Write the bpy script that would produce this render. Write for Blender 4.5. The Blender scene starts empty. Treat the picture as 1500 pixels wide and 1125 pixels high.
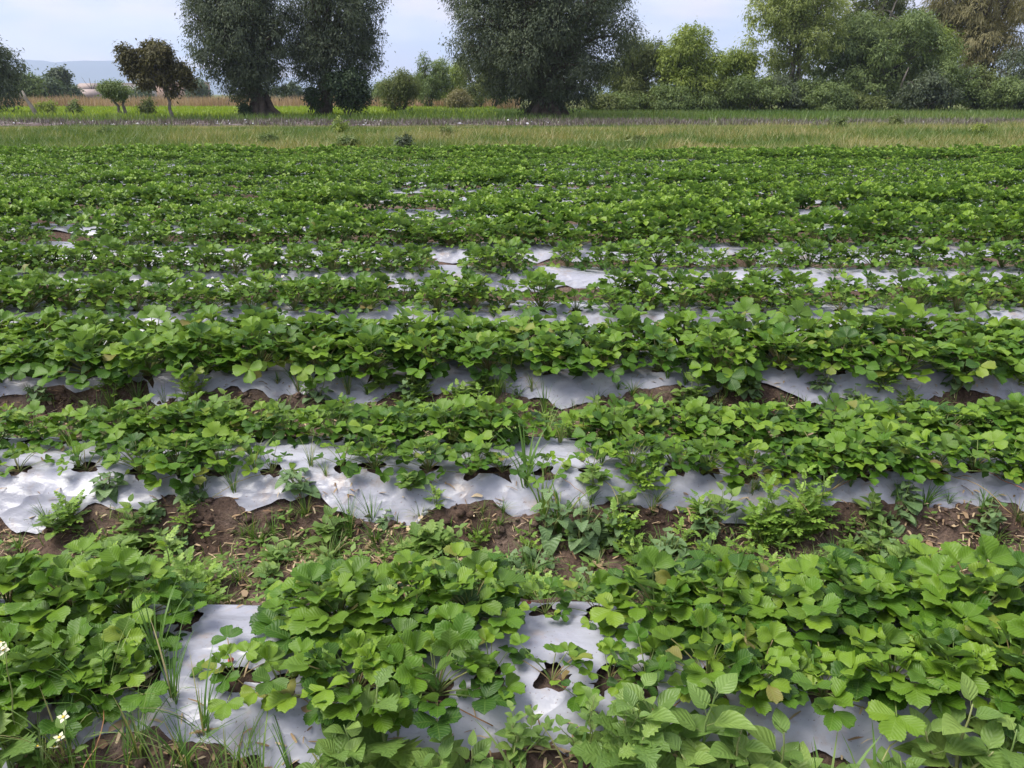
import bpy, math, random
import numpy as np
from mathutils import Matrix, Vector, Euler

# ------------------------------------------------------------------ camera, sky, sun, exposure
sc = bpy.context.scene
COL = sc.collection
CAM_H = 1.40
F = 1127.0                      # focal length in photo pixels (1500 wide)
HORIZON = 138.0
PITCH = math.atan((562.5 - HORIZON) / F)
cam = bpy.data.cameras.new('camera'); cam.sensor_width = 36.0; cam.lens = 36.0 * F / 1500.0
cam.clip_start = 0.05; cam.clip_end = 20000.0
cam_o = bpy.data.objects.new('camera', cam); COL.objects.link(cam_o)
cam_o.location = (0, 0, CAM_H); cam_o.rotation_euler = (math.pi / 2 - PITCH, 0, 0)
sc.camera = cam_o

SUN_EL, SUN_AZ = math.radians(60), math.radians(-100)      # azimuth from +Y (view direction) towards +X
sun = bpy.data.lights.new('sun', 'SUN'); sun.energy = 1.5; sun.angle = math.radians(32); sun.color = (1.0, 0.955, 0.88)
sun_o = bpy.data.objects.new('sun', sun); COL.objects.link(sun_o); sun_o.location = (-30, 20, 60)
sd = Vector((math.sin(SUN_AZ) * math.cos(SUN_EL), math.cos(SUN_AZ) * math.cos(SUN_EL), math.sin(SUN_EL)))
sun_o.rotation_euler = sd.to_track_quat('Z', 'Y').to_euler()

world = bpy.data.worlds.new('World'); sc.world = world; world.use_nodes = True
wn = world.node_tree; wn.nodes.clear(); WL = wn.links.new
w_out = wn.nodes.new('ShaderNodeOutputWorld'); w_bg = wn.nodes.new('ShaderNodeBackground')
w_bg.inputs['Strength'].default_value = 0.1; WL(w_bg.outputs[0], w_out.inputs[0])
sky = wn.nodes.new('ShaderNodeTexSky'); sky.sky_type = 'NISHITA'; sky.sun_disc = False
sky.sun_elevation = SUN_EL; sky.sun_rotation = SUN_AZ; sky.dust_density = 2.0
w_tc = wn.nodes.new('ShaderNodeTexCoord'); w_map = wn.nodes.new('ShaderNodeMapping')
w_map.inputs['Scale'].default_value = (1.0, 1.0, 3.2); w_map.inputs['Location'].default_value = (4.2, 1.7, 0.3)
WL(w_tc.outputs['Generated'], w_map.inputs[0])
w_n1 = wn.nodes.new('ShaderNodeTexNoise'); w_n1.inputs['Scale'].default_value = 6.0; w_n1.inputs['Detail'].default_value = 5; w_n1.inputs['Roughness'].default_value = 0.52
w_n2 = wn.nodes.new('ShaderNodeTexNoise'); w_n2.inputs['Scale'].default_value = 4.5; w_n2.inputs['Detail'].default_value = 4
for n in (w_n1, w_n2): WL(w_map.outputs[0], n.inputs['Vector'])
w_r1 = wn.nodes.new('ShaderNodeValToRGB')
e = w_r1.color_ramp.elements
e[0].position = 0.40; e[0].color = (0.45, 0.53, 0.79, 1); e[1].position = 0.62; e[1].color = (0.88, 0.81, 0.87, 1)
m_ = e.new(0.5); m_.color = (0.64, 0.67, 0.85, 1)
WL(w_n1.outputs['Fac'], w_r1.inputs[0])
w_r2 = wn.nodes.new('ShaderNodeValToRGB'); e = w_r2.color_ramp.elements
e[0].position = 0.44; e[0].color = (0.96, 1, 1.03, 1); e[1].position = 0.58; e[1].color = (1.12, 0.98, 0.97, 1)
WL(w_n2.outputs['Fac'], w_r2.inputs[0])
w_mul = wn.nodes.new('ShaderNodeMixRGB'); w_mul.blend_type = 'MULTIPLY'; w_mul.inputs[0].default_value = 1
WL(w_r1.outputs[0], w_mul.inputs[1]); WL(w_r2.outputs[0], w_mul.inputs[2])
w_sc = wn.nodes.new('ShaderNodeMixRGB'); w_sc.blend_type = 'MULTIPLY'; w_sc.inputs[0].default_value = 1; w_sc.inputs[2].default_value = (3.2, 3.2, 3.15, 1)
WL(w_mul.outputs[0], w_sc.inputs[1])
w_mix = wn.nodes.new('ShaderNodeMixRGB'); w_mix.inputs[0].default_value = 0.88
WL(sky.outputs[0], w_mix.inputs[1]); WL(w_sc.outputs[0], w_mix.inputs[2]); WL(w_mix.outputs[0], w_bg.inputs['Color'])

vs = sc.view_settings; vs.view_transform = 'Standard'; vs.look = 'None'; vs.exposure = 1.92; vs.gamma = 1.0; vs.use_curve_mapping = False
sc.cycles.max_bounces = 6; sc.cycles.diffuse_bounces = 2; sc.cycles.transmission_bounces = 4; sc.cycles.volume_bounces = 2
sc.cycles.use_denoising = True

# ------------------------------------------------------------------ pixel -> place helpers
def ang(py): return math.atan((py - 562.5) / F) + PITCH
def dist_on(py, z=0.0): return (CAM_H - z) / math.tan(ang(py))
def depth(y, z=0.0): return y * math.cos(PITCH) + (CAM_H - z) * math.sin(PITCH)
def xat(px, y, z=0.0): return (px - 750.0) / F * depth(y, z)
def zat(py, y): return CAM_H - y * math.tan(ang(py))

# ------------------------------------------------------------------ noise
def _hash(ix, iy, seed):
    h = (ix.astype(np.int64) * 374761393 + iy.astype(np.int64) * 668265263 + seed * 974634777) & 0xFFFFFFFF
    h = ((h ^ (h >> 13)) * 1274126177) & 0xFFFFFFFF
    return ((h ^ (h >> 16)) & 0xFFFF) / 65535.0
def vn(x, y, seed=0):
    x = np.asarray(x, float); y = np.asarray(y, float)
    x0 = np.floor(x); y0 = np.floor(y); fx = x - x0; fy = y - y0
    fx = fx * fx * (3 - 2 * fx); fy = fy * fy * (3 - 2 * fy)
    a = _hash(x0, y0, seed); b = _hash(x0 + 1, y0, seed); c = _hash(x0, y0 + 1, seed); d = _hash(x0 + 1, y0 + 1, seed)
    return (a * (1 - fx) + b * fx) * (1 - fy) + (c * (1 - fx) + d * fx) * fy - 0.5
def fbm(x, y, seed=0, o=4):
    s = 0; a = 1.0
    for i in range(o):
        s = s + a * vn(x * 2 ** i, y * 2 ** i, seed + i * 17); a *= 0.5
    return s
def sstep(a, b, x):
    t = np.clip((x - a) / (b - a), 0, 1); return t * t * (3 - 2 * t)

# ------------------------------------------------------------------ mesh / object helpers
def tag(o, label=None, cat=None, group=None, kind=None):
    if label: o['label'] = label
    if cat: o['category'] = cat
    if group: o['group'] = group
    if kind: o['kind'] = kind
    return o
def link(name, data, parent=None, M=None):
    o = bpy.data.objects.new(name, data); COL.objects.link(o)
    if parent is not None: o.parent = parent
    if M is not None: o.matrix_basis = M
    return o
def np_mesh(name, V, Fa, mats, smooth=True, attrs=None, uv=None, fmat=None):
    """V (n,3), Fa (m,k) or list of such arrays"""
    if not isinstance(Fa, (list, tuple)): Fa = [Fa]
    me = bpy.data.meshes.new(name)
    me.vertices.add(len(V)); me.vertices.foreach_set('co', np.ascontiguousarray(V, dtype=np.float32).ravel())
    loops = np.concatenate([f.ravel() for f in Fa]).astype(np.int32)
    tot = np.concatenate([np.full(len(f), f.shape[1], np.int32) for f in Fa])
    start = np.concatenate([[0], np.cumsum(tot)[:-1]]).astype(np.int32)
    me.loops.add(len(loops)); me.loops.foreach_set('vertex_index', loops)
    me.polygons.add(len(tot)); me.polygons.foreach_set('loop_start', start)
    if smooth: me.polygons.foreach_set('use_smooth', np.ones(len(tot), bool))
    for m in (mats if isinstance(mats, (list, tuple)) else [mats]): me.materials.append(m)
    if fmat is not None: me.polygons.foreach_set('material_index', np.asarray(fmat, np.int32))
    if uv is not None:
        l = me.uv_layers.new(name='UVMap'); l.data.foreach_set('uv', np.asarray(uv, np.float32)[loops].ravel())
    for k, v in (attrs or {}).items():
        a = me.attributes.new(k, 'FLOAT', 'POINT'); a.data.foreach_set('value', np.asarray(v, np.float32))
    me.update(calc_edges=True)
    return me
class MB:
    """collects small patches (verts, faces, uv, young, material) into one mesh"""
    def __init__(s): s.V = []; s.Q = []; s.T = []; s.uv = []; s.y = []; s.r = []; s.n = 0; s.qm = []; s.tm = []
    def add(s, V, Q=None, T=None, uv=None, young=0.0, rnd=0.0, mat=0):
        V = np.asarray(V, float); n = len(V)
        s.V.append(V); s.uv.append(np.zeros((n, 2)) if uv is None else np.asarray(uv, float))
        s.y.append(np.full(n, young)); s.r.append(np.full(n, rnd))
        if Q is not None and len(Q): s.Q.append(np.asarray(Q) + s.n); s.qm += [mat] * len(Q)
        if T is not None and len(T): s.T.append(np.asarray(T) + s.n); s.tm += [mat] * len(T)
        s.n += n
    def mesh(s, name, mats, smooth=True):
        fa = []; fm = []
        if s.Q: fa.append(np.concatenate(s.Q)); fm += s.qm
        if s.T: fa.append(np.concatenate(s.T)); fm += s.tm
        return np_mesh(name, np.concatenate(s.V), fa, mats, smooth, {'young': np.concatenate(s.y), 'rnd': np.concatenate(s.r)}, np.concatenate(s.uv), fm)
def xf(V, M):
    V = np.asarray(V, float); A = np.array(M)
    return V @ A[:3, :3].T + A[:3, 3]
def tube(mb, pts, radii, sides=5, mat=0, young=0.0, rnd=0.0, cap=True):
    pts = [Vector(p) for p in pts]; rings = []
    ref = Vector((0.37, 0.21, 0.9))
    for i, p in enumerate(pts):
        t = (pts[min(i + 1, len(pts) - 1)] - pts[max(i - 1, 0)])
        if t.length < 1e-9: t = Vector((0, 0, 1))
        t.normalize(); u = t.cross(ref)
        if u.length < 1e-3: u = t.cross(Vector((1, 0, 0)))
        u.normalize(); w = t.cross(u)
        for k in range(sides):
            a = 2 * math.pi * k / sides
            rings.append(p + (u * math.cos(a) + w * math.sin(a)) * radii[i])
    Q = []
    for i in range(len(pts) - 1):
        for k in range(sides):
            a = i * sides + k; b = i * sides + (k + 1) % sides
            Q.append((a, b, b + sides, a + sides))
    T = []
    if cap:
        rings.append(pts[-1].copy()); c = len(rings) - 1; o = (len(pts) - 1) * sides
        for k in range(sides): T.append((o + k, o + (k + 1) % sides, c))
    mb.add([tuple(r) for r in rings], Q, T, None, young, rnd, mat)

# ------------------------------------------------------------------ materials
def newmat(name):
    m = bpy.data.materials.new(name); m.use_nodes = True; nt = m.node_tree; nt.nodes.clear()
    out = nt.nodes.new('ShaderNodeOutputMaterial'); return m, nt, out
def N(nt, t, **kw):
    n = nt.nodes.new(t)
    for k, v in kw.items(): setattr(n, k, v)
    return n
def math_(nt, op, a, b=None, clamp=False):
    n = nt.nodes.new('ShaderNodeMath'); n.operation = op; n.use_clamp = clamp
    for i, v in enumerate((a, b)):
        if v is None: continue
        if isinstance(v, (int, float)): n.inputs[i].default_value = v
        else: nt.links.new(v, n.inputs[i])
    return n.outputs[0]
def mixc(nt, f, a, b, mode='MIX'):
    n = nt.nodes.new('ShaderNodeMixRGB'); n.blend_type = mode
    for i, v in enumerate((f, a, b)):
        if isinstance(v, (int, float)): n.inputs[i].default_value = v
        elif isinstance(v, (tuple, list)): n.inputs[i].default_value = (*v[:3], 1)
        else: nt.links.new(v, n.inputs[i])
    return n.outputs[0]
def ramp(nt, f, stops):
    n = nt.nodes.new('ShaderNodeValToRGB'); e = n.color_ramp.elements
    e[0].position, e[0].color = stops[0][0], (*stops[0][1], 1); e[1].position, e[1].color = stops[-1][0], (*stops[-1][1], 1)
    for p, c in stops[1:-1]:
        q = e.new(p); q.color = (*c, 1)
    nt.links.new(f, n.inputs[0]); return n.outputs[0]
def noise(nt, scale, detail=4, rough=0.55, vec=None):
    n = nt.nodes.new('ShaderNodeTexNoise'); n.inputs['Scale'].default_value = scale; n.inputs['Detail'].default_value = detail; n.inputs['Roughness'].default_value = rough
    if vec is not None: nt.links.new(vec, n.inputs['Vector'])
    return n.outputs['Fac']
def geo_pos(nt): return N(nt, 'ShaderNodeNewGeometry').outputs['Position']
def rnd_value(nt):
    """per object random plus the mesh's own rnd attribute"""
    oi = N(nt, 'ShaderNodeObjectInfo').outputs['Random']
    at = N(nt, 'ShaderNodeAttribute', attribute_name='rnd').outputs['Fac']
    return math_(nt, 'FRACT', math_(nt, 'ADD', oi, at))
def foliage(name, stops, young=(0.16, 0.30, 0.035), under=None, trans=0.28, rough=0.45, spec=0.35, veins=None, vein_n=7.0, use_obj=True, bump=0.5, transtint=(1.25, 1.3, 0.5)):
    m, nt, out = newmat(name); L = nt.links.new
    r = rnd_value(nt) if use_obj else N(nt, 'ShaderNodeAttribute', attribute_name='rnd').outputs['Fac']
    c = ramp(nt, r, stops)
    yv = N(nt, 'ShaderNodeAttribute', attribute_name='young').outputs['Fac']
    c = mixc(nt, yv, c, young)
    b = N(nt, 'ShaderNodeBsdfPrincipled'); b.inputs['Roughness'].default_value = rough; b.inputs['Specular IOR Level'].default_value = spec
    if veins:
        uv = N(nt, 'ShaderNodeUVMap').outputs[0]; sx = N(nt, 'ShaderNodeSeparateXYZ'); L(uv, sx.inputs[0])
        t = math_(nt, 'ABSOLUTE', math_(nt, 'SUBTRACT', sx.outputs[0], 0.5))           # 0 at the midrib, .5 at the rim
        wv = math_(nt, 'MULTIPLY', math_(nt, 'SUBTRACT', noise(nt, 45, 2, 0.5, geo_pos(nt)), 0.5), 0.9)
        ph = math_(nt, 'FRACT', math_(nt, 'ADD', wv, math_(nt, 'MULTIPLY', math_(nt, 'SUBTRACT', sx.outputs[1], math_(nt, 'MULTIPLY', t, 0.75)), vein_n)))
        dv = math_(nt, 'ABSOLUTE', math_(nt, 'SUBTRACT', ph, 0.5))                     # .5 on a side vein
        side = math_(nt, 'MULTIPLY', math_(nt, 'SUBTRACT', dv, 0.36, ), 7.0, True)
        mid = math_(nt, 'MULTIPLY', math_(nt, 'SUBTRACT', 0.035, t), 40.0, True)
        v = math_(nt, 'MAXIMUM', side, mid)
        c = mixc(nt, math_(nt, 'MULTIPLY', v, veins), c, mixc(nt, 0.5, c, (0.26, 0.38, 0.10)))
        nz = noise(nt, 55, 3, 0.6, geo_pos(nt))
        c = mixc(nt, math_(nt, 'MULTIPLY', nz, 0.35), c, (0.03, 0.075, 0.012))
        h = math_(nt, 'ADD', math_(nt, 'MULTIPLY', dv, -1.6), math_(nt, 'MULTIPLY', nz, 0.25))
        bp = N(nt, 'ShaderNodeBump'); bp.inputs['Strength'].default_value = bump; bp.inputs['Distance'].default_value = 0.004
        L(h, bp.inputs['Height']); L(bp.outputs[0], b.inputs['Normal'])
    if under:
        c = mixc(nt, math_(nt, 'MULTIPLY', N(nt, 'ShaderNodeNewGeometry').outputs['Backfacing'], 0.75), c, under)
    L(c, b.inputs['Base Color'])
    if trans > 0:
        tr = N(nt, 'ShaderNodeBsdfTranslucent'); L(mixc(nt, 1.0, c, transtint, 'MULTIPLY'), tr.inputs['Color'])
        mx = N(nt, 'ShaderNodeMixShader'); mx.inputs[0].default_value = trans
        L(b.outputs[0], mx.inputs[1]); L(tr.outputs[0], mx.inputs[2]); L(mx.outputs[0], out.inputs[0])
    else: L(b.outputs[0], out.inputs[0])
    return m
def plain(name, stops, scale=8.0, rough=0.8, spec=0.3, bump=0.0, bscale=None, bdist=0.02, detail=5):
    m, nt, out = newmat(name); L = nt.links.new; p = geo_pos(nt)
    b = N(nt, 'ShaderNodeBsdfPrincipled'); b.inputs['Roughness'].default_value = rough; b.inputs['Specular IOR Level'].default_value = spec
    L(ramp(nt, noise(nt, scale, detail, 0.6, p), stops), b.inputs['Base Color'])
    if bump:
        bp = N(nt, 'ShaderNodeBump'); bp.inputs['Strength'].default_value = bump; bp.inputs['Distance'].default_value = bdist
        L(noise(nt, bscale or scale * 4, 6, 0.65, p), bp.inputs['Height']); L(bp.outputs[0], b.inputs['Normal'])
    L(b.outputs[0], out.inputs[0]); return m

M_LEAF = foliage('strawberry_leaf', [(0.0, (0.030, 0.080, 0.013)), (0.4, (0.058, 0.146, 0.010)), (0.75, (0.106, 0.218, 0.014)), (0.97, (0.20, 0.31, 0.022)), (0.99, (0.24, 0.27, 0.045)), (1.0, (0.22, 0.14, 0.06))],
                 young=(0.215, 0.345, 0.028), under=(0.17, 0.27, 0.10), veins=0.55, trans=0.25, rough=0.43, spec=0.28, bump=0.2)
M_PET = foliage('petiole', [(0.0, (0.13, 0.20, 0.05)), (0.6, (0.19, 0.24, 0.07)), (1.0, (0.24, 0.17, 0.08))], trans=0.0)
M_RUN = foliage('runner', [(0.0, (0.30, 0.10, 0.06)), (0.5, (0.26, 0.20, 0.07)), (1.0, (0.22, 0.24, 0.08))], trans=0.0)
M_STRAW_ROW = foliage('strawberry_row_leaf', [(0.0, (0.030, 0.078, 0.013)), (0.5, (0.074, 0.166, 0.011)), (1.0, (0.195, 0.29, 0.034))],
                      young=(0.215, 0.345, 0.028), under=(0.14, 0.25, 0.09), trans=0.28, rough=0.45, spec=0.35)
M_BERRY = plain('strawberry_fruit', [(0.3, (0.50, 0.06, 0.05)), (0.7, (0.62, 0.14, 0.10))], 60, 0.35, 0.5)
M_PETAL = plain('petal_white', [(0.3, (0.55, 0.55, 0.52)), (0.7, (0.62, 0.62, 0.6))], 60, 0.6)
M_YPETAL = plain('petal_cream', [(0.3, (0.52, 0.52, 0.36)), (0.7, (0.58, 0.57, 0.42))], 60, 0.6)
M_YCORE = plain('flower_core', [(0.3, (0.6, 0.45, 0.05)), (0.7, (0.7, 0.5, 0.06))], 60, 0.6)
M_WEED = foliage('weed_leaf', [(0.0, (0.14, 0.24, 0.055)), (0.5, (0.20, 0.32, 0.075)), (1.0, (0.27, 0.39, 0.09))], under=(0.24, 0.34, 0.13), trans=0.33, veins=0.5, vein_n=6, bump=0.4)
M_WEEDG = foliage('weed_leaf_greyish', [(0.0, (0.13, 0.22, 0.09)), (1.0, (0.22, 0.33, 0.14))], under=(0.2, 0.28, 0.15), trans=0.25, veins=0.4, vein_n=5, bump=0.4)
M_FERN = foliage('weed_leaf_fine', [(0.0, (0.15, 0.27, 0.045)), (0.5, (0.22, 0.36, 0.06)), (1.0, (0.29, 0.42, 0.07))], trans=0.33)
M_STEM = foliage('weed_stem', [(0.0, (0.14, 0.22, 0.06)), (1.0, (0.22, 0.24, 0.09))], trans=0.0)
M_BLADE = foliage('grass_blade', [(0.0, (0.075, 0.16, 0.03)), (0.6, (0.14, 0.25, 0.05)), (0.85, (0.22, 0.30, 0.09)), (1.0, (0.36, 0.31, 0.15))], trans=0.3, rough=0.5)
M_LITTER = foliage('dry_litter', [(0.0, (0.20, 0.125, 0.075)), (0.5, (0.38, 0.27, 0.16)), (1.0, (0.55, 0.44, 0.29))], trans=0.1, rough=0.8, spec=0.1, use_obj=False)
M_BARK = plain('bark', [(0.3, (0.05, 0.04, 0.032)), (0.7, (0.13, 0.105, 0.08))], 3.0, 0.9, 0.1, 0.8, 12, 0.05)
M_BARK_PALE = plain('bark_pale', [(0.3, (0.13, 0.115, 0.095)), (0.7, (0.24, 0.215, 0.18))], 3.0, 0.9, 0.1, 0.8, 12, 0.05)

def soil_material():
    m, nt, out = newmat('soil'); L = nt.links.new; p = geo_pos(nt)
    b = N(nt, 'ShaderNodeBsdfPrincipled'); b.inputs['Roughness'].default_value = 0.92; b.inputs['Specular IOR Level'].default_value = 0.12
    c = ramp(nt, noise(nt, 3.5, 6, 0.62, p), [(0.32, (0.090, 0.060, 0.045)), (0.5, (0.145, 0.100, 0.077)), (0.68, (0.22, 0.163, 0.13))])
    c2 = ramp(nt, noise(nt, 60, 5, 0.7, p), [(0.35, (0.55, 0.55, 0.55)), (0.65, (1.25, 1.22, 1.18))])
    c = mixc(nt, 0.8, c, c2, 'MULTIPLY')
    vo = N(nt, 'ShaderNodeTexVoronoi', feature='DISTANCE_TO_EDGE'); vo.inputs['Scale'].default_value = 11.0; L(p, vo.inputs['Vector'])
    cr = math_(nt, 'MULTIPLY', vo.outputs['Distance'], 14.0, True)
    L(c, b.inputs['Base Color'])
    h = math_(nt, 'ADD', math_(nt, 'MULTIPLY', noise(nt, 28, 7, 0.7, p), 1.0), math_(nt, 'MULTIPLY', cr, 0.16))
    h = math_(nt, 'ADD', h, math_(nt, 'MULTIPLY', noise(nt, 120, 4, 0.7, p), 0.4))
    bp = N(nt, 'ShaderNodeBump'); bp.inputs['Strength'].default_value = 0.9; bp.inputs['Distance'].default_value = 0.025
    L(h, bp.inputs['Height']); L(bp.outputs[0], b.inputs['Normal']); L(b.outputs[0], out.inputs[0]); return m
M_SOIL = soil_material()

def film_material():
    m, nt, out = newmat('silver_plastic_film'); L = nt.links.new; p = geo_pos(nt)
    b = N(nt, 'ShaderNodeBsdfPrincipled'); b.inputs['Roughness'].default_value = 0.34; b.inputs['Specular IOR Level'].default_value = 0.5
    c = ramp(nt, noise(nt, 5, 5, 0.6, p), [(0.35, (0.29, 0.295, 0.335)), (0.65, (0.395, 0.40, 0.445))])
    dirt = math_(nt, 'MULTIPLY', math_(nt, 'SUBTRACT', noise(nt, 9, 7, 0.7, p), 0.54), 7.0, True)
    c = mixc(nt, math_(nt, 'MULTIPLY', dirt, 0.65), c, (0.30, 0.23, 0.185))
    sp = math_(nt, 'GREATER_THAN', noise(nt, 130, 2, 0.5, p), 0.70)
    c = mixc(nt, math_(nt, 'MULTIPLY', sp, 0.7), c, (0.14, 0.09, 0.07))
    L(c, b.inputs['Base Color'])
    mp = N(nt, 'ShaderNodeMapping'); mp.inputs['Scale'].default_value = (0.75, 1.25, 1.0); L(p, mp.inputs[0])
    rg_ = math_(nt, 'ABSOLUTE', math_(nt, 'SUBTRACT', noise(nt, 7, 2, 0.45, mp.outputs[0]), 0.5))
    h = math_(nt, 'ADD', math_(nt, 'MULTIPLY', rg_, -3.0), math_(nt, 'MULTIPLY', noise(nt, 26, 3, 0.5, mp.outputs[0]), 0.3))
    bp = N(nt, 'ShaderNodeBump'); bp.inputs['Strength'].default_value = 0.7; bp.inputs['Distance'].default_value = 0.02
    L(h, bp.inputs['Height']); L(bp.outputs[0], b.inputs['Normal']); L(b.outputs[0], out.inputs[0]); return m
M_FILM = film_material()

# ------------------------------------------------------------------ the setting: ground sheets
S, Y0, NB = 1.045, 1.50, 15
BH = 0.17
FIELD_END = Y0 + S * (NB - 1) + 0.55
def profile(v):
    a = np.abs(v); return BH * (1 - sstep(0.15, 0.37, a)) - 0.012 * np.clip(a / 0.16, 0, 1) ** 2
def film_edge(x, k, side):           # half width of the film at x
    return 0.265 + 0.085 * fbm(x * 2.6 + 31 * k, np.full_like(x, 7.3 * side + k), 5, 4) + 0.05 * vn(x * 9, np.full_like(x, k + side * 3.0), 8) + 0.022 * fbm(x * 24, np.full_like(x, k + side * 3.0), 9, 3)
def soil_z(x, y):
    x, y = np.broadcast_arrays(np.asarray(x, float), np.asarray(y, float))
    k = np.clip(np.round((y - Y0) / S), 0, NB - 1); v = y - (Y0 + k * S)
    z = profile(v)
    e = np.zeros_like(z)
    for side in (-1, 1):
        ee = 0.265 + 0.085 * fbm(x * 2.6 + 31 * k, 7.3 * side + k, 5, 4) + 0.05 * vn(x * 9, k + side * 3.0, 8) + 0.022 * fbm(x * 24, k + side * 3.0, 9, 3)
        e = np.where(np.sign(v) == side, ee, e)
    e = np.where(e == 0, 0.265, e)
    under = 1 - sstep(-0.035, 0.015, np.abs(v) - e)            # 1 under the film
    lump = 0.042 * fbm(x * 6, y * 6, 11, 4) + 0.026 * fbm(x * 20, y * 20, 12, 3)
    ridge = 0.030 * np.exp(-((np.abs(v) - e - 0.02) / 0.05) ** 2) * (0.6 + 1.6 * fbm(x * 4, y * 4, 13, 3))
    return z + (1 - under) * (lump + np.maximum(ridge, 0)) - under * 0.016
def film_z(x, y, k):
    v = y - (Y0 + k * S)
    z = profile(v) + 0.004
    z = z + 0.020 * fbm(x * 3.1 + k * 9, v * 6, 21, 3) * (1 - sstep(0.18, 0.3, np.abs(v)))
    z = z + 0.012 * np.abs(vn(x * 6 + v * 14, v * 8 + k, 22)) + 0.006 * vn(x * 17 - v * 22, v * 14 + k, 23)
    return z
def grid(x0, x1, nx, y0, y1, ny):
    X, Y = np.meshgrid(np.linspace(x0, x1, nx), np.linspace(y0, y1, ny))
    i = np.arange(nx * ny).reshape(ny, nx)
    Q = np.stack([i[:-1, :-1], i[:-1, 1:], i[1:, 1:], i[1:, :-1]], -1).reshape(-1, 4)
    return X.ravel(), Y.ravel(), Q
def sheet(name, x0, x1, nx, y0, y1, ny, zf, mat):
    X, Y, Q = grid(x0, x1, nx, y0, y1, ny)
    Z = zf(X, Y) if callable(zf) else np.full_like(X, zf)
    o = link(name, np_mesh(name, np.stack([X, Y, Z], -1), Q, mat)); o['kind'] = 'structure'; return o

# far ground
m, nt, out = newmat('far_ground'); p = geo_pos(nt)
b = N(nt, 'ShaderNodeBsdfPrincipled'); b.inputs['Roughness'].default_value = 0.95; b.inputs['Specular IOR Level'].default_value = 0.05
c = ramp(nt, noise(nt, 0.25, 8, 0.7, p), [(0.35, (0.085, 0.125, 0.035)), (0.5, (0.13, 0.155, 0.05)), (0.65, (0.19, 0.165, 0.08))])
c = mixc(nt, 0.6, c, ramp(nt, noise(nt, 14, 5, 0.7, p), [(0.3, (0.5, 0.5, 0.5)), (0.7, (1.3, 1.3, 1.3))]), 'MULTIPLY')
nt.links.new(c, b.inputs['Base Color']); nt.links.new(b.outputs[0], out.inputs[0]); M_GROUND = m
sheet('ground', -5000, 5000, 60, -600, 5200, 40, -0.03, M_GROUND)
sheet('soil_near', -5.2, 5.2, 400, 0.2, Y0 + S * 3.5, 290, soil_z, M_SOIL)
sheet('soil_far', -18, 18, 120, Y0 + S * 3.5, FIELD_END, 300, soil_z, M_SOIL)

M_PLOW = plain('ploughed_soil', [(0.3, (0.085, 0.062, 0.058)), (0.5, (0.14, 0.11, 0.105)), (0.72, (0.26, 0.22, 0.22))], 1.6, 0.95, 0.05, 1.0, 5, 0.1)
PLO0, PLO1 = dist_on(185.5), dist_on(179)
sheet('ploughed_strip', -60, 13, 300, PLO0, PLO1, 40, lambda x, y: -.02 + (0.03 + 0.16 * np.maximum(0, fbm(x * 1.5, y * 2.5, 31, 4))) * sstep(PLO0, PLO0 + 1.2, y + .8 * vn(x * .8, y * .8, 32)) * sstep(-13, -9, -x), M_PLOW)

# far hills
M_HILL_HAZE_TINT = plain('hill', [(0.3, (0.045, 0.07, 0.10)), (0.7, (0.075, 0.10, 0.135))], 0.004, 1.0, 0.0)  # bluish base: part of the distance haze is painted into the colour
def hills():
    nx, ny = 260, 14
    X, Y, Q = grid(-4800, 4800, nx, 3900, 5000, ny)
    t = (Y - 3900) / 1100
    D = 4770.0
    xs = X; px = 750 + xs / (depth(D, 200) / F)
    top = np.interp(px, [-900, -300, -60, 0, 38, 60, 78, 100, 140, 180, 260, 340, 440, 700, 1100, 1600, 2600], [10, 30, 40, 48, 52, 49, 45.5, 47.5, 48.5, 48, 42, 34, 22, 14, 16, 12, 10]) + 3.5 * fbm(px / 60, px * 0 + 3, 41, 4)
    top = np.maximum(top, 6)
    h = CAM_H - D * np.tan(np.arctan((HORIZON - top - 562.5) / F) + PITCH) + 2
    prof = np.sin(np.clip(t * 1.25, 0, 1) * math.pi / 2)
    Z = -2 + h * prof * (1 + 0.05 * fbm(X / 160, Y / 160, 44, 4)) * np.where(t > 0.95, 0.9, 1)
    o = link('hills', np_mesh('hills', np.stack([X, Y, Z], -1), Q, M_HILL_HAZE_TINT)); o['kind'] = 'structure'
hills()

# ------------------------------------------------------------------ plastic film on the beds (with planting holes)
rng = np.random.default_rng(4); R = random.Random(7)
FRONT_LINE, BACK_LINE = -0.13, 0.13
def half_view(y): return 0.6655 * depth(y, 0.2)

plants = []                                    # (x, y, scale, vigour 0..1, bed)
def add_pl(px, k, line, s, full=1.0):
    y = Y0 + k * S + line + R.uniform(-0.02, 0.02) - (.02 if k == 0 and line > 0 else 0)
    plants.append([xat(px, y, 0.2) + R.uniform(-0.012, 0.012), y, s, full, k])
for px, s in ((-170, 1.0), (-80, 1.0), (15, 1.0), (112, 1.0), (190, .92), (276, .42), (452, .62), (500, 1.0), (600, 1.05), (690, .95), (805, .36), (880, .42), (968, .95), (1050, 1.05), (1145, 1.05), (1245, 1.02), (1340, 1.0), (1432, 1.05), (1525, 1.0), (1620, 1.0)):
    add_pl(px, 0, BACK_LINE, s)
for px, s in ((-120, .9), (-20, .9), (72, .88), (150, .6), (212, .36), (350, .52), (405, .52), (520, .92), (635, .85), (716, .42), (812, .38), (893, .38), (948, .45), (1030, .72), (1110, .72), (1205, .78), (1300, .82), (1395, .9), (1485, .9), (1580, .9)):
    add_pl(px, 0, FRONT_LINE, s)
for px, s in ((-60, .8), (-5, .75), (50, .75), (98, .6), (172, .9), (225, 1.0), (278, 1.0), (328, .9), (378, .75), (425, .78), (492, .86), (552, .88), (610, .92), (662, .98), (712, .95), (756, .78), (852, .85), (902, .98), (952, .95), (1006, .85)):
    add_pl(px, 1, BACK_LINE, s)
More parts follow.
